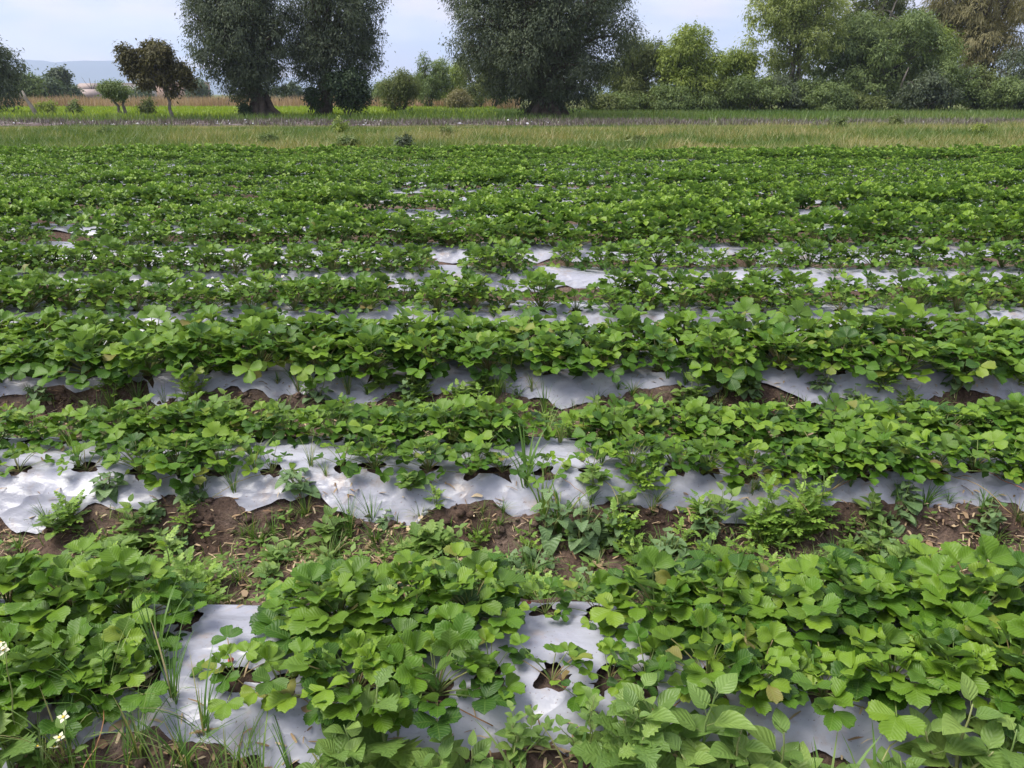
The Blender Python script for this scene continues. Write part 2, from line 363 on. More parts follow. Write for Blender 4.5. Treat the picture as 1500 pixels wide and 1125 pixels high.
for i in range(12): add_pl(1060 + i * 54, 1, BACK_LINE, R.uniform(.92, 1.05))
for px, s in ((-40, .6), (20, .55), (122, .45), (205, .8), (262, .88), (318, .75), (400, .5), (498, .5), (545, .62), (625, .7), (690, .6), (740, .55), (800, .35), (865, .5), (925, .8), (985, .72), (1040, .82)):
    add_pl(px, 1, FRONT_LINE, s)
for i in range(11): add_pl(1100 + i * 54, 1, FRONT_LINE, R.uniform(.7, .95))
GAPS = {3: [(592, 622, .25), (805, 865, .3)], 4: [(640, 660, .2), (782, 806, .15), (1020, 1050, .2)], 5: [(85, 110, .2)],
        6: [(110, 160, .25), (1155, 1205, .1), (640, 660, .3), (1190, 1260, .6)], 8: [(575, 735, .18)], 7: [(1100, 1130, .3)], 10: [(858, 893, .12), (600, 640, .5)], 11: [(130, 165, .15), (590, 610, .2), (0, 12, .2), (1040, 1100, .4)]}
for k in range(2, NB):
    yc = Y0 + k * S; hw = half_view(yc + 0.2) + (0.9 if k < 7 else 1.6)
    for line in (BACK_LINE, FRONT_LINE):
        x = -hw + R.uniform(0, .2)
        while x < hw:
            px = 750 + x * F / depth(yc + line, 0.2)
            s = R.uniform(.82, 1.08) * (1.0 if line > 0 else 0.93)
            if k == 2: s *= 1.06
            s *= 1 + 0.22 * float(vn(x * .55, k * 1.7, 61))
            for a, b_, q in GAPS.get(k, ()):
                if a - 8 < px < b_ + 8: s = s * 0.6 if R.random() < q + .15 else 0
            if float(vn(x * .9 + 50, k * 2.3, 62)) > 0.44: s *= .5
            if line < 0 and k in (3, 4) and px > 780: s *= (.55 if R.random() < .45 else 0) if k == 4 else (.7 if R.random() < .5 else 1)
            if k >= 8: s *= .92
            if s > .3: plants.append([x, yc + line * (1 if k < 3 else (.75 if k < 5 else .5)) + R.uniform(-.03, .03), s, 1.0, k])
            x += R.uniform(.24, .31) if k < 3 else R.uniform(.20, .26)

def make_film(k):
    yc = Y0 + k * S; hw = half_view(yc + 0.3) + (1.0 if k < 7 else 1.8)
    dx = (0.016, 0.022, 0.03, 0.045, 0.06)[k] if k < 5 else 0.14
    ny = (44, 34, 28, 20, 16)[k] if k < 5 else 10
    nx = int(2 * hw / dx)
    xs = np.linspace(-hw, hw, nx); t = np.linspace(-1, 1, ny)
    e0 = film_edge(xs, k, -1); e1 = film_edge(xs, k, 1)
    if k >= 6: e0, e1 = e0 * .75, e1 * .75
    V = np.where(t[:, None] < 0, t[:, None] * e0[None], t[:, None] * e1[None])
    X = np.repeat(xs[None], ny, 0)
    keep = np.ones((ny - 1, nx - 1), bool)
    if k < 4:
        for (hx, hy, s, f, kk) in plants:
            if kk != k: continue
            r = 0.036
            dx_ = X - hx; dy_ = V + yc - hy; dd = np.hypot(dx_, dy_) + 1e-6
            a = np.arctan2(dy_, dx_); rr = r * (1 + .25 * np.sin(a * 3 + hx * 40) + .15 * np.sin(a * 5 + hx * 90))
            near = (dd > rr * .97) & (dd < rr + dx * 1.25)
            f_ = np.where(near, rr / dd, 1.0)
            X = hx + dx_ * f_; V = (hy - yc) + dy_ * f_
            ins = np.hypot(X - hx, V + yc - hy) < rr * 0.98
            cnt = ins[:-1, :-1].astype(int) + ins[1:, :-1] + ins[:-1, 1:] + ins[1:, 1:]
            keep &= ~(cnt >= 1)
    Y = V + yc; Z = film_z(X, Y, k)
    i = np.arange(nx * ny).reshape(ny, nx)
    Q = np.stack([i[:-1, :-1], i[:-1, 1:], i[1:, 1:], i[1:, :-1]], -1)[keep]
    o = link('plastic_mulch', np_mesh('plastic_mulch', np.stack([X.ravel(), Y.ravel(), Z.ravel()], -1), Q, M_FILM))
    lab = {0: 'silver plastic film with dark planting holes on the bed beside the tall weeds',
           1: 'silver plastic film with torn muddy front edge between the two bare furrows',
           2: 'silver plastic film mostly hidden under an unbroken hedge of strawberry plants',
           3: 'silver plastic film seen in short gaps behind the unbroken strawberry hedge',
           4: 'long bare strip of silver plastic film left open where plants died out'}.get(k, 'silver plastic film showing in specks between distant strawberry rows')
    tag(o, lab, 'plastic film', 'plastic films covering the strawberry beds')
for k in range(NB): make_film(k)

# ------------------------------------------------------------------ strawberry leaves
def leaflet(L_, W_, nrow, ncol, fold, droop, tooth, rg, wav=0.0):
    """one leaflet along +Y from the origin; returns verts, quads, uv"""
    s = np.linspace(0, 1, nrow + 1); t = np.linspace(-1, 1, ncol)
    w = W_ * np.power(np.clip(s, 0, 1), 0.62) * np.sqrt(np.clip(1 - s ** 3.6, 0, 1)) * 1.22
    w[0] = W_ * 0.05; w[-1] = W_ * 0.14
    Sg, Tg = np.meshgrid(s, t, indexing='ij')
    X = w[:, None] * Tg; Yv = L_ * Sg * np.ones_like(Tg)
    if tooth:
        z = np.where(np.arange(nrow + 1) % 2 == 0, 1.0, 1.0 - tooth)[:, None]
        rim = (np.abs(Tg) > 0.99)
        X = np.where(rim, X * z, X); Yv = np.where(rim, Yv + L_ * 0.035 * (z < 1) * -1 + 0, Yv)
    Yv = Yv - L_ * 0.10 * np.abs(Tg) ** 2 * (Sg > .9)
    Z = fold * np.abs(X) * (1 - 0.25 * np.abs(Tg)) - droop * L_ * Sg ** 2 + wav * L_ * np.sin(Sg * 9 + Tg * 2) * np.abs(Tg)
    V = np.stack([X, Yv, Z], -1).reshape(-1, 3)
    i = np.arange((nrow + 1) * ncol).reshape(nrow + 1, ncol)
    Q = np.stack([i[:-1, :-1], i[:-1, 1:], i[1:, 1:], i[1:, :-1]], -1).reshape(-1, 4)
    uv = np.stack([Tg * .5 + .5, Sg], -1).reshape(-1, 2)
    return V, Q, uv
def leaflet_low(L_, W_, fold, droop):
    V = np.array([(0, 0, 0), (-W_ * .75, L_ * .35, 0), (-W_ * .85, L_ * .78, 0), (0, L_, 0), (W_ * .85, L_ * .78, 0), (W_ * .75, L_ * .35, 0)], float)
    V[:, 2] = fold * np.abs(V[:, 0]) - droop * V[:, 1] ** 2 / L_
    return V, np.array([(0, 3, 2, 1), (0, 5, 4, 3)]), np.stack([V[:, 0] / W_ * .5 + .5, V[:, 1] / L_], -1)
RINGS = {'in': ((.02, .07), (.12, .175), (-50, 0)), 'mid': ((.06, .13), (.085, .15), (-25, 26)), 'out': ((.10, .165), (.03, .09), (-5, 48))}
def make_leaf(ring, lod, seed):
    """a trifoliate leaf on its petiole, seen from the plant's crown at the origin; leans towards +Y"""
    rg = random.Random(seed); (r0, r1), (h0, h1), (a0, a1) = RINGS[ring]
    r = rg.uniform(r0, r1); h = rg.uniform(h0, h1); tau = math.radians(rg.uniform(a0, a1))
    young = {'in': rg.choice((0, .3, .6, .9)), 'mid': rg.choice((0, 0, .2, .45)), 'out': 0}[ring]
    end = Vector((rg.uniform(-.02, .02), r, h))
    M = Matrix.Translation(end) @ Matrix.Rotation(rg.uniform(-.5, .5), 4, 'Z') @ Matrix.Rotation(-tau, 4, 'X') @ Matrix.Rotation(rg.uniform(-.35, .35), 4, 'Y')
    L0 = rg.uniform(.050, .068) * (1, .92, .84, .88)[lod] * (0.85 if young > .5 else 1); fold = rg.uniform(.35, .95) + (.35 if young > .5 else 0); droop = rg.uniform(-.05, .22)
    mb = MB()
    for sgn in (0, -1, 1):
        Ls = L0 * (1 if sgn == 0 else .92); W = Ls * rg.uniform(.46, .54)
        if lod == 0: V, Q, uv = leaflet(Ls, W, 20, 5, fold, droop + rg.uniform(-.04, .06), .09, rg, .035)
        elif lod == 1: V, Q, uv = leaflet(Ls, W, 10, 3, fold, droop + rg.uniform(-.04, .06), .10, rg, .03)
        elif lod == 2: V, Q, uv = leaflet(Ls, W, 5, 3, fold, droop, 0, rg)
        else: V, Q, uv = leaflet_low(Ls, W, fold, droop)
        K = Matrix.Rotation(-sgn * math.radians(rg.uniform(66, 88)), 4, 'Z') @ Matrix.Rotation(rg.uniform(.1, .6) if sgn else rg.uniform(-.1, .4), 4, 'X') @ Matrix.Translation((0, .003, 0))
        if sgn: V[:, 0] += np.where(V[:, 0] * sgn > 0, 0.12 * V[:, 0], 0)
        mb.add(xf(V, M @ K), Q, None, uv, young, rg.uniform(0, .12))
    # petiole
    c1 = Vector((0, r * .25, h * .55)); pts = []
    n = (6, 5, 4, 3)[lod]
    for i in range(n):
        q = i / (n - 1); pts.append(c1 * 2 * q * (1 - q) + end * q * q)
    pm = MB() if lod <= 1 else mb
    rad = [0.0026 - .0009 * i / (n - 1) for i in range(n)]
    if lod <= 2: tube(pm, pts, rad, 5 if lod == 0 else 3, 1 if lod == 2 else 0, cap=False)
    return mb, (pm if lod <= 1 else None)
LEAF = {}
for lod in range(3):
    for ring in RINGS:
        nvar = 12 if lod == 0 else 9
        LEAF[lod, ring] = []
        for i in range(nvar):
            mb, pm = make_leaf(ring, lod, hash((lod, i)) % 100003 + {'in': 1, 'mid': 2, 'out': 3}[ring] * 977)
            LEAF[lod, ring].append((mb.mesh('leaf', [M_LEAF, M_PET]), pm.mesh('petiole', [M_PET]) if pm else None))
LOW = {ring: [make_leaf(ring, 3, 5000 + i * 7 + len(ring))[0] for i in range(7)] for ring in RINGS}
LOWC = {ring: [(np.concatenate(m.V), np.concatenate(m.Q), np.concatenate(m.y)) for m in v] for ring, v in LOW.items()}

def berry_mesh():
    mb = MB(); n = 7; rows = ((0, .002), (.004, .008), (.010, .0115), (.017, .009), (.023, .003))
    V = [(r * math.cos(2 * math.pi * k / n), r * math.sin(2 * math.pi * k / n), -z) for z, r in rows for k in range(n)]
    Q = [(i * n + k, i * n + (k + 1) % n, (i + 1) * n + (k + 1) % n, (i + 1) * n + k) for i in range(len(rows) - 1) for k in range(n)]
    mb.add(V, Q, None, None, 0, 0, 0)
    for k in range(5):
        a = k * 1.257; mb.add([(0, 0, .001), (.005 * math.cos(a - .4), .005 * math.sin(a - .4), .002), (.011 * math.cos(a), .011 * math.sin(a), 0), (.005 * math.cos(a + .4), .005 * math.sin(a + .4), .002)], [(0, 1, 2, 3)], None, None, 0, .3, 1)
    return mb.mesh('berry', [M_BERRY, M_LEAF])
def flower_mesh(mat, r=.013, n=5):
    mb = MB()
    for k in range(n):
        a = 2 * math.pi * k / n; w = 2.4 / n
        mb.add([(0, 0, 0), (.6 * r * math.cos(a - w), .6 * r * math.sin(a - w), .002), (r * math.cos(a), r * math.sin(a), .003), (.6 * r * math.cos(a + w), .6 * r * math.sin(a + w), .002)], [(0, 1, 2, 3)], None, None, 0, 0, 0)
    mb.add([(.25 * r * math.cos(k * 1.05), .25 * r * math.sin(k * 1.05), .003) for k in range(6)] + [(0, 0, .006)], None, [(k, (k + 1) % 6, 6) for k in range(6)], None, 0, 0, 1)
    return mb.mesh('flower', [mat, M_YCORE])
BERRY = berry_mesh(); FLOWER = flower_mesh(M_PETAL)
def runner_mesh(seed):
    rg = random.Random(seed); pts = []; x = 0; y = 0; a = 0
    for i in range(9):
        pts.append((x, y, .02 + .03 * math.sin(math.pi * i / 8) * rg.uniform(.6, 1.2) - .03 * (i / 8)))
        a += rg.uniform(-.35, .35); x += .045 * math.cos(a); y += .045 * math.sin(a)
    mb = MB(); tube(mb, pts, [.0018] * 9, 5); return mb.mesh('runner', [M_RUN])
RUNNERS = [runner_mesh(i) for i in range(6)]

def in_view(x, y): return abs(x) < half_view(y) + .25
plants.sort(key=lambda p: (p[4] > 6, not in_view(p[0], p[1]), depth(p[1])))
near, far, cnt = [], [], 0
for p in plants:
    if p[4] <= 2 or cnt < 300:
        near.append(p); cnt += 1
    else: far.append(p)
LABELS = {
 (0, 2): 'large lush strawberry plant on the bed beside the tall weeds, covering its film', (0, 1): 'medium strawberry plant on the film with dark planting holes', (0, 0): 'small sparse strawberry plant growing from a hole in bare silver film',
 (1, 2): 'large strawberry plant on the muddy edged film between the bare furrows', (1, 1): 'medium strawberry plant on the muddy edged film between the bare furrows', (1, 0): 'small strawberry plant on the muddy edged film between the bare furrows',
 (2, 2): 'large strawberry plant in the unbroken hedge behind the second bare furrow', (2, 1): 'medium strawberry plant in the unbroken hedge behind the second bare furrow', (2, 0): 'small strawberry plant low in the hedge behind the second bare furrow'}
BEDN = {3: 'first row behind the unbroken hedge', 4: 'second row behind the unbroken hedge, by the long bare film', 5: 'third row behind the unbroken hedge', 6: 'fourth row behind the unbroken hedge', 7: 'fifth row behind the unbroken hedge'}
SZ = ('small', 'medium', 'large')
def plant_obj(i, x, y, s, full, k):
    rg = random.Random(i * 13 + 5)
    c = 0 if s < .58 else (1 if s < .86 else 2)
    lod = 0 if k == 0 else (1 if k <= 2 else 2)
    z = float(film_z(np.array(x), np.array(y), k)) - .012
    root = link('strawberry_plant', None); root.location = (x, y, z); root.rotation_euler = (0, 0, rg.uniform(0, 6.28)); root.empty_display_size = .05
    sc_ = (0.38 + 0.67 * s) * (.90, .86, 1.06, .97)[min(k, 3)]
    fl = 1.0
    root.scale = (sc_ * fl, sc_ * fl * (.85 if k in (3, 4) else .72 if k > 4 else 1), sc_ * rg.uniform(.92, 1.1) * (.78, .90, .94, .93)[min(k, 3)])
    root.rotation_euler.z = rg.choice((0, math.pi)) + rg.uniform(-.5, .5) if k >= 3 else root.rotation_euler.z
    tag(root, LABELS.get((k, c)) or f'{SZ[c]} strawberry plant in the {BEDN.get(k, "sixth row behind the unbroken hedge")}', 'strawberry plant', 'strawberry plants set out in rows on the beds')
    if k <= 1: n = {0: (3, 4, 3), 1: (7, 10, 7), 2: (10, 19, 13)}[c]
    elif k == 2: n = {0: (6, 8, 6), 1: (12, 18, 14), 2: (14, 26, 20)}[c]
    else: n = {0: (6, 8, 5), 1: (11, 16, 11), 2: (13, 21, 15)}[c]
    for ring, cnt_ in zip(('in', 'mid', 'out'), n):
        off = rg.uniform(0, 6.28)
        for j in range(cnt_):
            me, pm = rg.choice(LEAF[lod, ring])
            q = rg.uniform(.82, 1.18)
            M = Matrix.Rotation(off + (j + rg.uniform(-.3, .3)) * 6.283 / cnt_, 4, 'Z') @ Matrix.Rotation(rg.uniform(-.12, .12), 4, 'X') @ Matrix.Rotation(rg.uniform(-.12, .12), 4, 'Y') @ Matrix.Scale(q, 4)
            lf = link('leaf', me, root, M)
            if pm: link('petiole', pm, lf)
    if k <= 1 and rg.random() < .5: link('runner', rg.choice(RUNNERS), root, Matrix.Rotation(-root.rotation_euler.z + rg.uniform(3.3, 6.1), 4, 'Z'))
    if k == 0 and c == 0:
        for j in range(rg.choice((0, 1, 1))):
            link('berry', BERRY, root, Matrix.Translation((rg.uniform(-.09, .09), rg.uniform(-.09, .09), .06)) @ Matrix.Rotation(rg.uniform(0, 1.2), 4, 'X'))
    if k >= 3 and rg.random() < .3 or (k == 2 and rg.random() < .06):
        for j in range(rg.choice((1, 2))):
            a = rg.uniform(0, 6.28); link('flower', FLOWER, root, Matrix.Translation((.13 * math.cos(a), .13 * math.sin(a), rg.uniform(.17, .21))) @ Matrix.Rotation(rg.uniform(-.7, .7), 4, 'X'))
    return root
ORD = ['first', 'second', 'third', 'fourth', 'fifth', 'sixth', 'seventh', 'eighth', 'ninth', 'tenth', 'eleventh', 'twelfth', 'thirteenth', 'fourteenth', 'fifteenth', 'sixteenth', 'seventeenth', 'eighteenth', 'nineteenth', 'twentieth', 'twenty-first', 'twenty-second', 'twenty-third', 'twenty-fourth', 'twenty-fifth']
OWN = {}
def own_labels():
    for k, gap_px, gap in ((0, 770, 'holed bare film'), (1, 800, 'tall grass clump')):
        gx = xat(gap_px, Y0 + k * S, .2)
        for line, ln in ((-1, ('weedy edge line', 'muddy furrow line')[k]), (1, ('muddy furrow line', 'hedge side line')[k])):
            for side, to in ((-1, 'brown tree'), (1, 'willow')):
                row = sorted((p for p in near if p[4] == k and (p[1] - Y0 - k * S) * line > 0 and (p[0] - gx) * side > 0), key=lambda p: abs(p[0] - gx))
                for n, p in enumerate(row):
                    c = 0 if p[2] < .58 else (1 if p[2] < .86 else 2)
                    OWN[id(p)] = f'{SZ[c]} strawberry plant, {ORD[n]} from the {gap} towards the {to}, {ln}'
own_labels()
for i, p in enumerate(near):
    o = plant_obj(i, *p)
    if id(p) in OWN: o['label'] = OWN[id(p)]

# the rest of the rows, too many and too far to count
def far_rows():
    Vs, Qs, rn, yg = [], [], [], []; base = 0
    g = np.random.default_rng(9); RH = g.uniform(.86, 1.14, 40)
    for (x, y, s, full, k) in far:
        z = 0.16; sc_ = (.50 + .56 * s) * (1 + .5 * float(vn(x * 1.3, k * 3.1, 66)))
        d = y
        n = (11, 19, 12) if d < 12 else (11, 17, 8)
        big = 1.0; sc_ *= RH[k]
        pr = g.random() * .5
        for ring, c_ in zip(('in', 'mid', 'out'), n):
            for j in range(c_):
                V, Q, yy = LOWC[ring][g.integers(7)]
                a = g.random() * 6.283; q = sc_ * big * (.85 + .35 * g.random()); ca, sa = math.cos(a) * q, math.sin(a) * q
                Vs.append(np.stack([V[:, 0] * ca - V[:, 1] * sa + x, V[:, 0] * sa * .62 + V[:, 1] * ca * .62 + y, V[:, 2] * q * 1.06 + z], -1))
                Qs.append(Q + base); base += len(V); rn.append(np.full(len(V), (pr + .5 * g.random()))); yg.append(yy)
    o = link('strawberry_rows', np_mesh('strawberry_rows', np.concatenate(Vs), np.concatenate(Qs), M_STRAW_ROW, False, {'rnd': np.concatenate(rn), 'young': np.concatenate(yg)}))
    tag(o, 'distant rows of strawberry foliage running up to the tall grass', 'strawberry plants', kind='stuff')
far_rows()
print('plants near', len(near), 'far', len(far))

# ------------------------------------------------------------------ trees
def tree_leaf_mat(name, lo, hi, trans=0.3, rough=0.5):
    mid = tuple((a + b) / 2 for a, b in zip(lo, hi))
    return foliage(name, [(0.0, lo), (0.5, mid), (1.0, hi)], trans=trans, rough=rough, spec=0.15, use_obj=False, transtint=(1.15, 1.2, .6))
T_DARK = tree_leaf_mat('leaf_dark_ash', (0.040, 0.060, 0.033), (0.150, 0.180, 0.108), .22, .5)
T_DARK2 = tree_leaf_mat('leaf_dark_bush', (0.022, 0.042, 0.020), (0.055, 0.085, 0.036), .15)
T_OLIVE = tree_leaf_mat('leaf_olive', (0.075, 0.105, 0.035), (0.19, 0.22, 0.075), .28)
T_BRIGHT = tree_leaf_mat('leaf_bright', (0.13, 0.19, 0.04), (0.32, 0.38, 0.09), .34)
T_PALE = tree_leaf_mat('leaf_pale_green', (0.18, 0.23, 0.07), (0.40, 0.45, 0.16), .36)
T_MID = tree_leaf_mat('leaf_mid_green', (0.085, 0.13, 0.048), (0.22, 0.28, 0.10), .3)
T_BROWN = tree_leaf_mat('leaf_brown', (0.05, 0.05, 0.022), (0.13, 0.12, 0.05), .2)
T_STRAW = tree_leaf_mat('leaf_straw_willow', (0.15, 0.14, 0.065), (0.31, 0.28, 0.14), .3)
T_FAR = tree_leaf_mat('leaf_far', (0.07, 0.105, 0.06), (0.14, 0.18, 0.10), .2)

def crown_mesh(name, lobes, nleaf, size, aspect, droop, mat, seed, clump=.45, shell=.55):
    """leaves in clumps spread through the lobes; lobes = [(cx,cy,cz,rx,ry,rz)]"""
    g = np.random.default_rng(seed)
    lob = np.array(lobes, float); vol = lob[:, 3] * lob[:, 4] + lob[:, 3] * lob[:, 5] + lob[:, 4] * lob[:, 5]
    per = 26; nc = max(8, nleaf // per)
    li = g.choice(len(lob), nc, p=vol / vol.sum()); Lb = lob[li]
    d = g.normal(size=(nc, 3)); d /= np.linalg.norm(d, axis=1, keepdims=True)
    rad = np.where(g.random(nc) < shell, g.uniform(.78, 1.08, nc), g.random(nc) ** (1 / 3))
    C = Lb[:, :3] + d * rad[:, None] * Lb[:, 3:]
    ct = g.random(nc) * .55 + .2 * (vn(C[:, 0] * .8, C[:, 2] * .8, seed) + .5)
    n = nc * per; ci = np.repeat(np.arange(nc), per)
    cs = clump * g.uniform(.6, 1.3, nc)
    off = g.normal(size=(n, 3)) * cs[ci][:, None] * np.array([.5, .5, .42])
    off[:, 2] -= droop * .5 * (off[:, 0] ** 2 + off[:, 1] ** 2) / (cs[ci] + 1e-6)
    P = C[ci] + off
    # leaf axis: outwards and drooping
    ax = g.normal(size=(n, 3)) * .7 + d[ci] * .6; ax[:, 2] -= droop * 1.4
    ax /= np.linalg.norm(ax, axis=1, keepdims=True)
    up = g.normal(size=(n, 3)) * .55 + d[ci] * 1.1 + np.array([0, 0, .6])
    ax = ax - .6 * up * (np.sum(ax * up, 1) / (np.sum(up * up, 1) + 1e-9))[:, None]; ax /= np.linalg.norm(ax, axis=1, keepdims=True) + 1e-9
    sd_ = np.cross(ax, up); sd_ /= np.linalg.norm(sd_, axis=1, keepdims=True) + 1e-9
    L_ = size * g.uniform(.6, 1.35, n); W = L_ * aspect * g.uniform(.8, 1.2, n)
    A = P; B = P + ax * (L_ * .45)[:, None] + sd_ * W[:, None] * .5; Cc = P + ax * L_[:, None] + np.array([0, 0, -1]) * (L_ * .12)[:, None]; D = P + ax * (L_ * .45)[:, None] - sd_ * W[:, None] * .5
    V = np.stack([A, B, Cc, D], 1).reshape(-1, 3)
    Q = np.arange(n * 4).reshape(n, 4)
    r = np.clip(ct[ci] * 1.2 + g.random(n) * .16, 0, 1)
    return np_mesh(name, V, Q, mat, False, {'rnd': np.repeat(r, 4), 'young': np.zeros(n * 4)})
def limb(mb, a, b, r0, r1, rg, n=5, wob=.08, sides=6):
    a = Vector(a); b = Vector(b); d = b - a; pts = []; L_ = d.length
    for i in range(n):
        q = i / (n - 1); p = a + d * q + Vector((0, 0, 1)) * (.10 * L_ * math.sin(q * math.pi))
        if 0 < i < n - 1: p += Vector((rg.uniform(-1, 1), rg.uniform(-1, 1), rg.uniform(-.5, .5))) * wob * L_
        pts.append(p)
    tube(mb, pts, [r0 + (r1 - r0) * i / (n - 1) for i in range(n)], sides); return pts
def tree(name, label, cat, bpx, dist, box, nlobes, nleaf, mat, seed, size=.2, aspect=.34, droop=.35, trunk_r=.18, fork=.3, bark=None, clump=.45,
         stems=1, flare=1.4, lean=0.0, lobe=.30, group=None, lobes=None, shell=.55, trunk_top=None, deep=.8, twigs=1):
    """box = (x0, x1, ytop, ybottom) of the crown in photo pixels, for a tree standing at distance dist with its foot at column bpx"""
    rg = random.Random(seed); bx = xat(bpx, dist); D = depth(dist, min(6.0, .45 * (zat(box[2], dist) + zat(box[3], dist))))
    x0, x1 = (box[0] - 750) / F * D - bx, (box[1] - 750) / F * D - bx
    zt, zb = zat(box[2], dist), max(zat(box[3], dist), .05)
    cx, hw = (x0 + x1) / 2, (x1 - x0) / 2; cz, hh = (zt + zb) / 2, (zt - zb) / 2
    hd = hw * deep
    if lobes is None:
        lobes = []
        for i in range(nlobes):
            for _ in range(60):
                u, v, w = rg.uniform(-1, 1), rg.uniform(-1, 1), rg.uniform(-1, 1)
                if u * u + v * v + abs(w) ** 2.4 < 1 and all((u - a) ** 2 + (v - b_) ** 2 + (w - c_) ** 2 > .10 for a, b_, c_ in [l[6] for l in lobes]): break
            q = lobe * rg.uniform(.75, 1.25); k_ = 1 - q
            lobes.append((cx + u * hw * k_, v * hd * k_, cz + w * hh * (1 - q * .8), hw * q * 1.25, hd * q * 1.25, min(hh, hw * 1.6) * q * 1.1, (u, v, w)))
    else:
        lobes = [(cx + u * hw, v * hd, cz + w * hh, hw * q, hd * q, hw * q * e, (u, v, w)) for u, v, w, q, e in lobes]
    root = link(name, None); root.location = (bx, dist, 0)
    mb = MB(); tops = []
    H = zb + (zt - zb) * fork
    for s_ in range(stems):
        a = rg.uniform(0, 6.28); sp = 0 if stems == 1 else .25 + .12 * hw
        foot = Vector((math.cos(a) * sp * .35, math.sin(a) * sp * .35, -.05)) if stems > 1 else Vector((0, 0, -.05))
        top = Vector((cx * .5 + math.cos(a) * sp + lean, math.sin(a) * sp * .6, H * rg.uniform(.85, 1.1)))
        n = 7; pts = []
        for i in range(n):
            q = i / (n - 1); p = foot.lerp(top, q)
            if 0 < i < n - 1: p += Vector((rg.uniform(-1, 1), rg.uniform(-1, 1), 0)) * .05 * H
            pts.append(p)
        rr = [trunk_r * (flare - (flare - 1) * min(1, i / 1.5)) * (1 - .5 * i / (n - 1)) for i in range(n)]
        tube(mb, pts, rr, 9); tops.append((top, trunk_r * .5))
        if flare > 1.3:
            for j in range(5):
                b_ = j * 1.257 + a; tube(mb, [(math.cos(b_) * trunk_r * flare * 1.35, math.sin(b_) * trunk_r * flare * 1.35, -.1), (math.cos(b_) * trunk_r * .9, math.sin(b_) * trunk_r * .9, trunk_r * .9), (math.cos(b_) * trunk_r * .4, math.sin(b_) * trunk_r * .4, trunk_r * 2.4)], [trunk_r * .35, trunk_r * .38, trunk_r * .3], 6)
    for i, l in enumerate(lobes):
        top, r0 = tops[i % len(tops)]
        st = top if l[2] > top.z * .8 else Vector((top.x, top.y, max(.3, l[2] * .8)))
        end = Vector(l[:3]); pts = limb(mb, st, end, max(r0 * .75, .03), .022, rg)
        for j in range(3 * twigs):
            t = Vector((rg.gauss(0, 1), rg.gauss(0, 1), rg.gauss(.2, .8))).normalized()
            limb(mb, pts[rg.randrange(2, 5)], end + Vector((t.x * l[3], t.y * l[4], t.z * l[5])) * .9, .022, .008, rg, 4, .06, 4)
    t_ = link('trunk', mb.mesh('trunk', [bark or M_BARK]), root)
    c_ = link('crown', crown_mesh('crown', [l[:6] for l in lobes], nleaf, size, aspect, droop, mat, seed, clump, shell), root)
    tag(root, label, cat, group); return root

# the three great dark ash trees
D1 = dist_on(174)
tree('ash_tree', 'huge dark grey-green ash tree with flared trunk beside the brown tree', 'tree', 386, D1, (276, 442, -95, 154), 64, 88000, T_DARK, 11, .165, .32, .6, .62, .22, clump=.42, flare=1.6, lobe=.19, deep=.85, shell=.85)
tree('ash_tree', 'dark ash tree with airy right edge and dark bush at its foot', 'tree', 475, D1 + 1, (414, 566, -95, 148), 54, 64000, T_DARK, 12, .165, .32, .5, .42, .3, clump=.42, flare=1.4, lobe=.19, deep=.85, shell=.85)
tree('ash_tree', 'widest dark ash tree, its crown sweeping down to hide most of the trunk', 'tree', 800, D1 - 1, (648, 938, -110, 162), 90, 135000, T_DARK, 13, .17, .32, .5, .8, .2, clump=.48, flare=1.35, lobe=.155, deep=.7, shell=.85)
tree('ash_tree', 'dark leafy ash tree at the field corner next to the blue hills', 'tree', -20, D1 + 6, (-110, 34, 0, 160), 18, 26000, T_DARK, 14, .25, .28, .45, .4, .3, clump=.5, lobe=.3)
tree('dark_shrub', 'rounded near black shrub at the foot of the airy ash tree', 'shrub', 507, D1 - .6, (474, 548, 98, 172), 10, 12000, T_DARK2, 15, .16, .45, .2, .07, .2, stems=3, flare=1, clump=.35, lobe=.36)
tree('dark_shrub', 'small dark shrub sprouting against the flared trunk of the huge ash', 'shrub', 362, D1 - .8, (350, 374, 148, 173), 5, 1600, T_DARK2, 16, .14, .45, .2, .03, .2, stems=2, flare=1, clump=.2, lobe=.4)
tree('dark_shrub', 'small leafy sapling between the two dark ash trunks', 'shrub', 456, D1 - .5, (444, 470, 118, 160), 6, 2200, T_DARK2, 17, .16, .45, .3, .04, .3, stems=1, flare=1, clump=.25, lobe=.4)
# left side
tree('brown_tree', 'rust brown leaning tree with thin bare trunk', 'tree', 253, dist_on(177), (180, 282, 63, 146), 0, 15000, T_BROWN, 21, .2, .4, .3, .11, .30, clump=.36, flare=1.1, lean=.1, deep=.7, twigs=2,
     lobes=[(-.78, 0, .55, .24, 1.0), (-.72, .2, .05, .2, .9), (-.35, 0, .2, .26, .9), (-.1, .3, .7, .3, .8), (.2, -.2, .62, .28, .8), (.3, .2, .1, .28, .8), (.1, 0, -.2, .22, .7), (.7, 0, .05, .24, .7), (.86, .1, -.35, .16, .8), (-.3, -.2, -.35, .18, .7), (.35, 0, -.6, .14, 1.0)], bark=M_BARK_PALE)
tree('umbrella_tree', 'small umbrella shaped green tree with slanting trunk before dry corn', 'tree', 184, dist_on(173), (136, 190, 119, 147), 9, 6500, T_MID, 22, .14, .4, .2, .11, .55, clump=.28, flare=1.2, lobe=.36, bark=M_BARK_PALE, stems=2)
tree('shrub', 'thin yellow-green shrub with bare forked stems', 'shrub', 74, dist_on(172), (52, 86, 138, 170), 7, 1500, T_BRIGHT, 23, .13, .4, .2, .05, .4, clump=.22, stems=4, flare=1, lobe=.3, bark=M_BARK_PALE)
